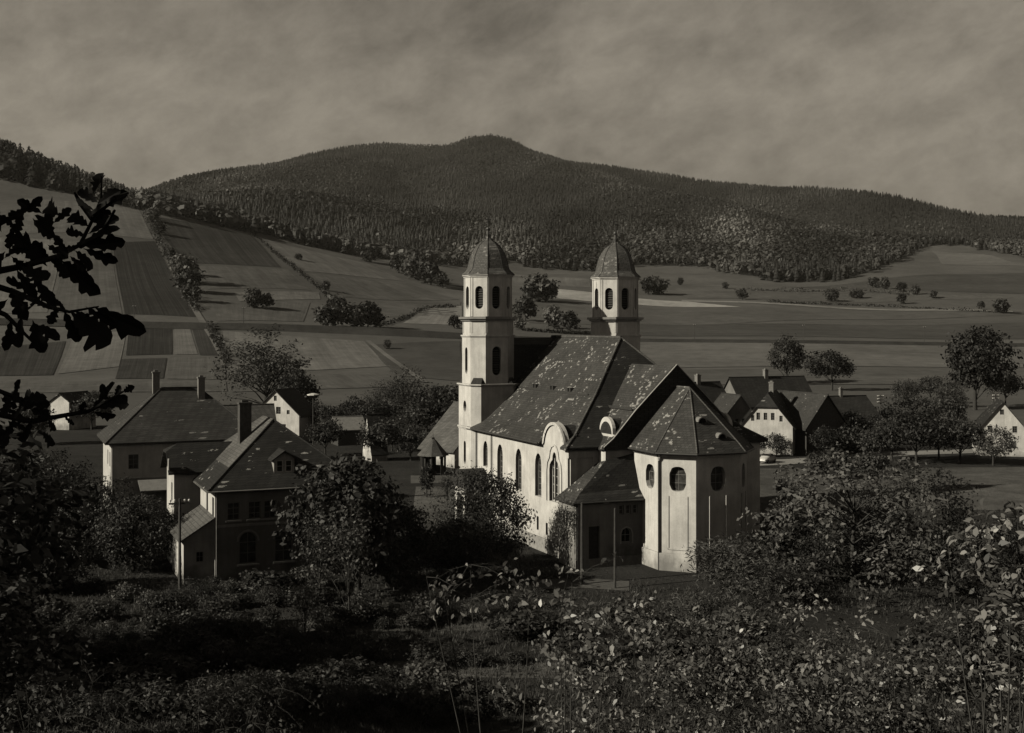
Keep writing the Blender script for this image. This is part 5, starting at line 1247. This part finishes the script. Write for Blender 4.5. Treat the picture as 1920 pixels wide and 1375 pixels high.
# forest -----------------------------------------------------------------------
def forest():
    rg = np.random.default_rng(5)
    # tree shapes, unit height
    def conifer(sd):
        r = np.random.default_rng(sd); vs_, fs = [], []
        for k in range(4):
            z0, z1, rad = 0.08 + 0.2 * k, min(1.0, 0.45 + 0.19 * k), 0.27 * (1 - 0.2 * k); o = len(vs_)
            ring = [(rad * (0.7 + 0.6 * r.random()) * math.cos(6.283 * i / 6 + k), rad * (0.7 + 0.6 * r.random()) * math.sin(6.283 * i / 6 + k), z0 - 0.05 * r.random()) for i in range(6)]
            vs_ += ring + [(r.normal() * 0.01, r.normal() * 0.01, z1)]; fs += [(o + i, o + (i + 1) % 6, o + 6) for i in range(6)]
        return np.array(vs_), np.array(fs)
    def leafy_ball(sd):
        r = np.random.default_rng(sd); vs_, fs = [], []
        for k in range(20):
            d = r.normal(size=3); d[2] = abs(d[2]) if k % 3 else d[2]; d /= np.linalg.norm(d); rad = r.uniform(0.7, 1.05)
            p = np.array([0.3 * d[0] * rad, 0.3 * d[1] * rad, 0.56 + 0.4 * d[2] * rad]); nn = d + r.normal(size=3) * 0.35; nn /= np.linalg.norm(nn)
            a = np.cross(nn, r.normal(size=3)); a /= np.linalg.norm(a); b = np.cross(nn, a); a *= r.uniform(0.13, 0.21); b *= r.uniform(0.1, 0.18)
            o = len(vs_); vs_ += [p - a, p + b, p + a, p - b]; fs += [(o, o + 1, o + 2), (o, o + 2, o + 3)]
        return np.array(vs_), np.array(fs)
    protos = [conifer(1), conifer(2), conifer(3), leafy_ball(4), leafy_ball(5), leafy_ball(6)]
    def card_conifer(sd):
        r = np.random.default_rng(sd); vs_, fs = [], []
        for k in range(64):
            z = r.uniform(0.06, 0.97); a0 = r.uniform(0, 6.28); q = 0.2 * (1.02 - z) * r.uniform(0.7, 1.15); L = 0.05 + 0.1 * (1 - z)
            p = np.array([q * math.cos(a0) * 0.6, q * math.sin(a0) * 0.6, z]); d = np.array([math.cos(a0), math.sin(a0), -0.45]) * L; sdv = np.array([-math.sin(a0), math.cos(a0), 0]) * L * 0.55; u = np.array([0, 0, 0.05])
            o = len(vs_); vs_ += [p + u, p + d * 0.7 + sdv, p + d * 1.3, p + d * 0.7 - sdv]; fs += [(o, o + 1, o + 2), (o, o + 2, o + 3)]
        return np.array(vs_), np.array(fs)
    protos += [card_conifer(7), card_conifer(8)]
    # positions: staggered over the slopes behind the wood edge
    pts = []
    ridge = lambda p: 3130.0
    D = 700.0
    while D < 3160:
        stepx = (4.8 + D * 0.0004) * (1.15 if D < 1400 else 1.05); px_step = stepx / D * F
        p = np.arange(-500, 2420, px_step); p = p + rg.uniform(-0.45, 0.45, len(p)) * px_step
        if D < 1300: p = np.concatenate([p, rg.uniform(-500, 262, int(762 / px_step * 1.6))])
        dd = D + rg.uniform(-0.5, 0.5, len(p)) * 22
        ed = np.interp(p, pxg, edv); ok = dd > ed + rg.uniform(0, 14, len(p))
        ok &= ~((p < 235) & (dd > 1250))
        pts.append(np.stack([p[ok], dd[ok]], 1)); D += 8 if D < 1200 else 14 if D < 1900 else 20
    P = np.concatenate(pts)
    px, Dd = P[:, 0], P[:, 1]; X = (px - CX) / F * Dd; Z = zfar(px, Dd)
    # species patches
    nz = np.zeros(len(P))
    for k in range(14):
        fx, fy, ph_ = rg.normal() * 0.006, rg.normal() * 0.004, rg.uniform(0, 6.28); nz += np.sin(X * fx + Dd * fy + ph_)
    nz /= 3.7
    py = HY + (CAMZ - Z) / Dd * F
    dec = 1.2 * nz + rg.normal(size=len(P)) * 0.7
    dec += np.exp(-((px - 1500) / 230) ** 2 - ((py - 455) / 42) ** 2) * 1.4 + np.exp(-((px - 930) / 60) ** 2 - ((py - 308) / 22) ** 2) * 2.0 + np.exp(-((px - 1200) / 260) ** 2 - ((py - 480) / 26) ** 2) * 1.6 + np.exp(-((px - 650) / 60) ** 2 - ((py - 340) / 30) ** 2) * 0.9
    dec -= np.exp(-((px - 1350) / 320) ** 2 - ((py - 375) / 26) ** 2) * 1.6 + np.exp(-((px - 650) / 260) ** 2 - ((py - 440) / 32) ** 2) * 1.3 + (px < 250) * 0.5 + np.clip((np.interp(px, SKY[:, 0], SKY[:, 1]) + 28 - py) / 14, 0, 1) * 1.2
    edge_band = np.exp(-((Dd - np.interp(px, pxg, edv)) / 35.0) ** 2); dec += edge_band * 0.5
    isdec = dec + 0.35 * rg.normal(size=len(P)) > -0.05
    h = np.where(isdec, rg.uniform(10, 17, len(P)), rg.uniform(12, 25, len(P))); h = h * np.where(px < 262, np.interp(px, [0, 262], [1.15, 0.55]), np.where(isdec, np.interp(Dd, [1000, 1500, 2000, 3100], [0.95, 0.85, 0.52, 0.44]), np.interp(Dd, [1000, 1500, 2000, 3100], [0.75, 0.66, 0.47, 0.4])))
    wid = np.where(isdec, rg.uniform(0.85, 1.25, len(P)), rg.uniform(0.8, 1.1, len(P)))
    nz2 = np.zeros(len(P))
    for k in range(16):
        fx, fy, ph_ = rg.normal() * 0.03, rg.normal() * 0.016, rg.uniform(0, 6.28); nz2 += np.sin(X * fx + Dd * fy + ph_)
    nz2 = nz2 / 4.0
    tint = np.where(px < 262, 0.7, 0.95) * np.exp(0.6 * nz2) * np.where(isdec, rg.uniform(0.9, 1.45, len(P)) * (1 + 0.2 * np.clip(dec - 0.9, 0, 1.5)), rg.uniform(0.45, 0.7, len(P)))
    kind = np.where(isdec, 3 + rg.integers(0, 3, len(P)), rg.integers(0, 3, len(P))); ang = rg.uniform(0, 6.28, len(P)); kind = np.where((px < 262) & ~isdec, 6 + (kind % 2), kind)
    V, Fc, T = [], [], []; off = 0
    for k in range(8):
        m = kind == k; pv, pf = protos[k]; n = m.sum()
        c, s = np.cos(ang[m])[:, None], np.sin(ang[m])[:, None]; hh = h[m][:, None]; ww = wid[m][:, None]
        v = np.stack([(pv[:, 0] * c - pv[:, 1] * s) * hh * ww + X[m][:, None], (pv[:, 0] * s + pv[:, 1] * c) * hh * ww + Dd[m][:, None], pv[:, 2] * hh + Z[m][:, None] - 0.3], 2)
        V.append(v.reshape(-1, 3)); Fc.append((pf[None] + (np.arange(n) * len(pv))[:, None, None]).reshape(-1, 3) + off); off += n * len(pv)
        T.append((tint[m][:, None] * np.random.default_rng(k).uniform(0.85, 1.15, (n, len(pv)))).ravel())
    me = np_mesh('forest', np.concatenate(V), np.concatenate(Fc), M['forest'], np.concatenate(T))
    tag(link('forest', me), 'dense mixed spruce and broadleaf forest covering the mountain', 'forest', kind='stuff')
    print('forest trees', len(P), 'tris', len(me.polygons))
forest()

# oak at the photographer's left: only a few twigs hang into the view ------------------------
def oak_leaf_mesh(sd):
    r = random.Random(sd); L = 1.0; half = [(0.0, 0.02), (0.12, 0.05), (0.2, 0.16), (0.27, 0.2), (0.33, 0.13), (0.42, 0.25), (0.5, 0.3), (0.56, 0.19), (0.66, 0.33), (0.75, 0.36), (0.79, 0.22), (0.88, 0.25), (0.95, 0.16), (1.0, 0.0)]
    up_ = [(x, y * r.uniform(0.75, 1.2)) for x, y in half]; dn = [(x, -y * r.uniform(0.75, 1.2)) for x, y in half[-2:0:-1]]
    curl = r.uniform(-0.25, 0.35); tw = r.uniform(-0.3, 0.3)
    pts = [Vector((x, y, -curl * x * x + 0.3 * abs(y) + tw * y * x)) for x, y in up_ + dn]
    n_up = len(up_); mid = [Vector((x, 0, -curl * x * x)) for x, _ in half[1:-1]]
    mb = MB(); vsx = pts + mid; nm_ = len(pts); fs = []
    up_i = list(range(n_up)); dn_i = [0] + list(range(len(pts) - 1, n_up - 1, -1)) + [n_up - 1]; mi = [0] + [nm_ + i for i in range(len(mid))] + [n_up - 1]
    for side in (up_i, dn_i):
        for k in range(len(side) - 1):
            f = [side[k], side[k + 1], mi[k + 1], mi[k]]; f2 = []
            for q in f:
                if q not in f2: f2.append(q)
            if len(f2) > 2: fs.append(tuple(f2))
    me = bpy.data.meshes.new('leaf'); me.from_pydata([tuple(v) for v in vsx], [], fs); me.materials.append(M['leaf_oak']); me.update()
    at_ = me.attributes.new('tint', 'FLOAT', 'POINT'); at_.data.foreach_set('value', [1.0] * len(vsx))
    return me
oak = empty('oak_tree', (-3.3, 2.3, gz(-3.3, 2.3))); tag(oak, 'oak twigs with black lobed leaves hanging in at the left edge', 'tree')
ob = Vector(oak.location); LM = [oak_leaf_mesh(i) for i in range(6)]
tw = MB(); tw.tube((0, 0, -0.5), (0.05, 0.05, 2.4), 0.24, 0.2, 10); tw.tube((0.05, 0.05, 2.4), (-0.2, -0.3, 5.2), 0.2, 0.09, 10)
def q3(px, py, D): return atz(px, py, D) - ob
limb = Vector((0.05, 0.05, 2.35))
twigs = [  # polylines in the view, distance ~2.7 m
    [(-60, 520), (40, 500), (110, 480), (150, 460), (175, 410), (190, 370), (190, 330)],
    [(-60, 520), (20, 545), (90, 575), (130, 585), (185, 575)],
    [(150, 460), (190, 440), (215, 395)], [(-60, 560), (10, 590), (60, 640)], [(-60, 430), (0, 420), (50, 395)], [(175, 410), (150, 380), (140, 362)], [(178, 400), (215, 372), (240, 362)],
    [(-80, 700), (-10, 730), (60, 755)], [(-80, 760), (60, 790), (170, 770), (230, 735)]]
rl = random.Random(9)
for t in twigs:
    pts = [q3(px, py, 2.7 + 0.1 * math.sin(px * 0.05)) for px, py in t]
    r0 = 0.009
    tw.tube(limb + Vector((rl.uniform(-.1, .1), rl.uniform(-.1, .1), rl.uniform(-.2, .3))), pts[0], 0.03, r0, 6) if t[0][0] < -50 else None
    for k, (a, b) in enumerate(zip(pts[:-1], pts[1:])): tw.tube(a, b, max(0.002, r0 * (1 - k / len(pts))), max(0.0015, r0 * (1 - (k + 1) / len(pts))), 5)
tw.build('trunk', M['bark_dark'], oak)
# (base px, base py, tip px, tip py)
leaves = [(175, 365, 192, 322), (185, 380, 148, 362), (178, 395, 140, 372), (180, 392, 236, 362), (182, 385, 226, 352), (170, 420, 212, 392), (168, 425, 128, 405), (160, 440, 118, 438), (165, 440, 225, 402), (165, 450, 218, 420), (150, 460, 120, 470), (152, 462, 242, 452), (155, 466, 225, 492), (140, 470, 190, 505), (130, 478, 100, 440), (120, 480, 90, 505),
          (110, 490, 190, 555), (112, 488, 175, 530), (95, 492, 60, 450), (90, 500, 40, 440), (80, 400, 30, 375), (50, 395, 75, 375), (45, 400, 25, 440), (60, 410, 95, 445), (60, 470, 20, 470), (40, 500, 100, 540), (30, 505, 70, 560), (60, 520, 105, 570), (20, 540, 50, 600), (50, 545, 20, 580),
          (118, 580, 150, 645), (130, 585, 225, 652), (140, 582, 190, 625), (175, 575, 262, 628), (160, 575, 215, 610), (125, 585, 110, 560), (60, 600, 85, 665), (40, 590, 45, 650), (20, 600, 10, 660), (70, 610, 105, 630), (90, 580, 60, 555), (30, 430, 5, 400), (10, 470, -20, 520), (15, 560, -20, 610), (5, 420, -25, 370),
          (30, 740, 30, 712), (40, 750, 95, 742), (55, 755, 110, 765), (20, 745, 5, 790), (170, 770, 240, 715), (180, 765, 255, 740), (175, 772, 225, 790), (150, 775, 160, 750), (120, 782, 150, 800), (90, 785, 110, 812), (60, 790, 40, 830), (30, 785, 10, 820), (200, 752, 190, 720), (10, 760, 60, 800), (100, 785, 60, 770),
          (230, 735, 258, 722), (215, 745, 235, 715), (205, 755, 248, 760), (70, 788, 95, 760), (45, 765, 20, 725), (5, 735, 25, 760), (-5, 790, 15, 850), (130, 480, 160, 500), (100, 490, 130, 520), (70, 480, 40, 520), (20, 480, 55, 510), (85, 545, 60, 590), (110, 575, 90, 610)]
for k in range(10):
    a, b = rl.uniform(-10, 125), rl.uniform(385, 560); an = rl.uniform(0, 6.28); leaves.append((a, b, a + 48 * math.cos(an), b + 48 * math.sin(an)))
for k in range(8):
    a, b = rl.uniform(-20, 80), rl.uniform(745, 810); an = rl.uniform(0, 6.28); leaves.append((a, b, a + 42 * math.cos(an), b + 42 * math.sin(an)))
for i, (a, b, c, d) in enumerate(leaves):
    D = 2.62 + 0.22 * rl.random(); p = q3(a, b, D); q = q3(c, d, D + rl.uniform(-0.05, 0.05)); v = q - p; L = v.length * (0.95 if b < 700 else 0.8)
    o = link('leaf', LM[i % 6], oak); x = v.normalized(); y = Vector((0, -1, 0)).cross(x); y = (y + Vector((rl.uniform(-.4, .4), rl.uniform(-.5, .5), rl.uniform(-.4, .4)))); y = (y - x * y.dot(x)).normalized(); z = x.cross(y)
    m = Matrix((x, y, z)).transposed().to_4x4(); wd = rl.uniform(0.52, 0.8)
    o.matrix_local = Matrix.Translation(p) @ m @ Matrix.Diagonal((L, L * wd, L, 1))
v, f, tn, C = leafy(31, 240, 24, (1.7, 1.9, 1.7), 0.07, 0.16, -1, rough=0.3, shell=0.1)  # dense crown out of view, added to block the sun from the twigs
v += np.array([-0.55, -1.1, 4.2])
link('crown', np_mesh('crown', v, f, M['leaf_oak'], tn), oak)

# ================================================================= foreground
def near_bush(label, px, py, D, rpx, rpy, n_clumps, per, leaf, leafm='leaf_bright', sparkle=0.12, seed=1, clump=0.085, shell=0.2, stems=14, depth=1.0, name='bush', cat='bush', aspect=0.5):
    """leafy bush on the photographer's slope; rpx, rpy its half size in the view"""
    c = atz(px, py, D); rx, rz = rpx / F * D, rpy / F * D
    v, f, tn, C = leafy(seed, n_clumps, per, (rx, rx * depth, rz), leaf, clump, -1, rough=0.55, shell=shell, sparkle=sparkle, aspect=aspect, hexa=True)
    g = gz(c.x, c.y); o = empty(name, (c.x, c.y, g)); tag(o, label, cat)
    v += np.array([0, 0, c.z - g]); C = C + np.array([0, 0, c.z - g])
    link('foliage', np_mesh('foliage', v, f, M[leafm], tn), o)
    rg = random.Random(seed); mb = MB(); nodes = []; zc_ = c.z - g
    for k in range(stems):          # main stems, arching outwards
        a = rg.uniform(0, 6.28); q = rg.uniform(0.3, 0.95); p = Vector((rg.uniform(-.15, .15), rg.uniform(-.15, .15), -0.1))
        e = Vector((math.cos(a) * rx * q, math.sin(a) * rx * depth * q, zc_ + rz * rg.uniform(-0.2, 0.85))); prev = p
        for s_ in (0.3, 0.55, 0.75, 0.9, 1.0):
            t = p.lerp(e, s_); t.x += math.sin(s_ * 3.0) * 0.1 * rx * math.cos(a + 1.0); t.z += math.sin(s_ * 3.1) * 0.12 * rz
            mb.tube(prev, t, 0.012 * (1.15 - s_) + 0.003, 0.012 * (1.0 - s_) + 0.002, 5, cap=False); prev = t.copy()
            if s_ > 0.4: nodes.append(t.copy())
    for q in C:                     # a twig to every leaf cluster
        t = Vector(q); n_ = min(nodes, key=lambda w_: (w_ - t).length_squared); m = n_.lerp(t, 0.5) + Vector((0, 0, 0.08 * (t - n_).length))
        mb.tube(n_, m, 0.0035, 0.0025, 4, cap=False); mb.tube(m, t + (t - m) * 0.3, 0.0025, 0.0012, 4, cap=False)
    mb.build('stem', M['bark'], o)
    return o
near_bush('leafy bush with glinting leaves at the bottom, below the apse', 1225, 1300, 13.5, 225, 165, 170, 26, 0.03, seed=41)
near_bush('leafy bush with glinting leaves at the bottom right, middle one', 1480, 1295, 12.5, 230, 165, 180, 26, 0.029, seed=42)
near_bush('leafy bush with glinting leaves in the bottom right corner', 1740, 1310, 11.5, 230, 155, 190, 26, 0.027, seed=43, sparkle=0.16)
near_bush('branch bush with large pale hanging leaves at the right edge', 1870, 1030, 8.5, 135, 120, 80, 8, 0.034, seed=44, sparkle=0.5, clump=0.07, stems=5)
near_bush('pale-leaved bush low at the right edge', 1885, 1215, 8.0, 105, 125, 75, 9, 0.031, seed=45, sparkle=0.4, clump=0.07, stems=5)
near_bush('thin twigs with few bright leaves in front of the garden path', 930, 1112, 11.0, 140, 42, 42, 5, 0.032, seed=46, sparkle=0.5, clump=0.06, stems=4)
near_bush('upright twig bush with few bright leaves below the sacristy', 1085, 1210, 10.5, 90, 130, 60, 6, 0.032, seed=47, sparkle=0.35, clump=0.06, stems=4)
near_bush('dark bush with fine leaves at the bottom left', 420, 1370, 15, 170, 80, 110, 12, 0.03, seed=48, leafm='leaf', sparkle=0.05)
near_bush('dark bush with fine leaves in the bottom left corner', 130, 1360, 14, 190, 100, 130, 12, 0.03, seed=49, leafm='leaf_black', sparkle=0.02)

# bushes and trees between the church and the slope, right side
for px, D, h, k, lab, lm in [(1790, 88, 5.0, 'bush_big', 'dark tree behind the pale hanging leaves', None), (1880, 84, 5.5, 'bush_big', 'dark tree at the right edge above the pale hanging leaves', None), (1560, 92, 4.6, 'bush_big', 'dark bush between the apse and the apple tree', None), (1490, 98, 4.0, 'shrub', 'dark bush in the shadow of the apse', 'leaf_black'),
        (1240, 72, 2.6, 'shrub', 'dark shrub on the slope below the apse', None), (1180, 76, 2.2, 'shrub2', 'low shrub right of the two posts', None), (1390, 68, 3.4, 'shrub', 'tall shrub below the feathery bushes', 'leaf_mid'), (1300, 64, 3.0, 'shrub2', 'shrub left of the tall shrub below the apse', None), (1470, 62, 3.2, 'shrub', 'shrub just left of the sunlit apple tree', 'leaf_mid'),
        (1540, 56, 2.8, 'shrub2', 'shrub at the foot of the sunlit apple tree', None), (1760, 64, 3.4, 'shrub', 'dark shrub under the pale hanging leaves', 'leaf'), (1860, 66, 4.2, 'bush_big', 'black bush at the right edge of the garden', None), (1660, 52, 2.6, 'shrub2', 'shrub right of the apple tree foot', None), (1090, 70, 2.2, 'shrub', 'dark shrub below the garden path', 'leaf_black')]:
    plant(k, px, D, h, lab, 'bush' if 'tree' not in lab.split(' ')[:2] else 'tree', 'bush' if 'tree' not in lab.split(' ')[:2] else 'tree', leafm=lm)
# shaded garden: many low shrubs that nothing tells apart
rs = random.Random(21); done = 0
rows = [(93, 100, 8), (88, 30, 620), (84, -20, 1000), (79, -20, 1060), (74, -20, 1080), (69, -20, 1120), (64, -20, 1160), (60, -20, 1000)]
for D0, a, b in rows:
    px = a
    while px < b:
        D = D0 + rs.uniform(-2.0, 2.0); k = rs.choice(['shrub', 'shrub2', 'shrub', 'grass_bush']); h = rs.uniform(0.7, 2.0) * (1.2 if D0 < 66 else 0.9)
        clear = (640 < px < 1260 and 70.5 < D < 75) or (820 < px < 1200 and 62 < D < 66)
        if not clear and rs.random() < 0.8:
            plant(k, px, D, h, ['low shrub in the garden row along the rectory wall', 'low shrub in the garden row nearest the rectory wall', 'low shrub in the second garden row before the rectory', 'low shrub in the third garden row of the foreground', 'low shrub in the fourth garden row of the foreground', 'low shrub in the fifth garden row of the foreground', 'low shrub in the sixth garden row of the foreground', 'low shrub in the garden row at the bottom edge'][rows.index((D0, a, b))], 'garden_shrub', 'shrub', 'low shrubs of the shaded garden', wide=rs.uniform(0.9, 1.5), leafm='leaf_mid' if rs.random() < 0.3 else 'leaf', trunk=False)
        px += rs.uniform(20, 44)
# trees just outside the left edge whose shade lies on the garden
for px, D, h, lab in [(-260, 62, 15, 'tall tree outside the left edge on the lower slope'), (-330, 48, 13, 'tall tree outside the left edge high on the slope'), (-150, 42, 7.5, 'small tree outside the left edge on the slope')]:
    plant('bush_big' if h < 10 else 'tall', px, D, h, lab, wide=1.25, leafm='leaf_black')

# grass ----------------------------------------------------------------------------
def grass():
    rg = np.random.default_rng(8); n = 60000
    px = rg.uniform(-60, 1980, n); D = 52 + (128 - 52) * rg.random(n) ** 1.5
    X = (px - CX) / F * D; Y = D
    # keep off the church and the houses
    c, s = math.cos(ROT), math.sin(ROT); lx = (X - 4.28) * c + (Y - 125) * s; ly = -(X - 4.28) * s + (Y - 125) * c
    ok = ~((lx > -3) & (lx < 32) & (np.abs(ly) < 10.6))
    r2 = facing(-22.9); lx = (X + 22.55) * math.cos(r2) + (Y - 91.1) * math.sin(r2); ly = -(X + 22.55) * math.sin(r2) + (Y - 91.1) * math.cos(r2); ok &= ~((lx > -15) & (lx < 0.4) & (ly > -3) & (ly < 11.5))
    ok &= ~((px > 1000) & (px < 1180) & (D > 88.5) & (D < 93))
    patch = np.sin(X * 0.35 + Y * 0.2) + np.sin(X * 0.13 - Y * 0.4 + 2) ; ok &= patch + rg.normal(size=n) * 0.7 > -0.6
    X, Y = X[ok], Y[ok]; n = len(X); Z = zground(X, Y)
    P = np.stack([X, Y, Z], 1); V = []; k = 3
    for i in range(k):
        h = rg.uniform(0.12, 0.42, n); a = rg.uniform(0, 6.28, n); lean = rg.normal(size=(n, 2)) * 0.12; w = 0.03
        b = P + np.stack([rg.normal(size=n) * .08, rg.normal(size=n) * .08, np.zeros(n) - 0.02], 1)
        V.append(np.stack([b - np.stack([np.cos(a) * w, np.sin(a) * w, 0 * a], 1), b + np.stack([np.cos(a) * w, np.sin(a) * w, 0 * a], 1), b + np.stack([lean[:, 0], lean[:, 1], h], 1)], 1))
    V = np.concatenate(V).reshape(-1, 3); m = len(V) // 3
    me = np_mesh('grass', V, np.arange(3 * m).reshape(m, 3), M['grass'], np.repeat(rg.uniform(0.4, 1.5, m), 3))
    tag(link('grass', me), 'rough grass on the slope and round the church', 'grass', kind='stuff')
grass()

# haze over the valley ---------------------------------------------------------------
hz = MB().box((-8600, -300, -2), (8600, 9600, 660)).build('haze', None)
hm = bpy.data.materials.new('haze_air'); hm.use_nodes = True; ht = hm.node_tree; ht.nodes.clear()
pv = ht.nodes.new('ShaderNodeVolumePrincipled'); pv.inputs['Color'].default_value = (0.95, 0.9, 0.8, 1); pv.inputs['Density'].default_value = 0.000036; pv.inputs['Anisotropy'].default_value = 0.2
ho = ht.nodes.new('ShaderNodeOutputMaterial'); ht.links.new(pv.outputs[0], ho.inputs['Volume'])
hz.data.materials.clear(); hz.data.materials.append(hm); tag(hz, kind='stuff')
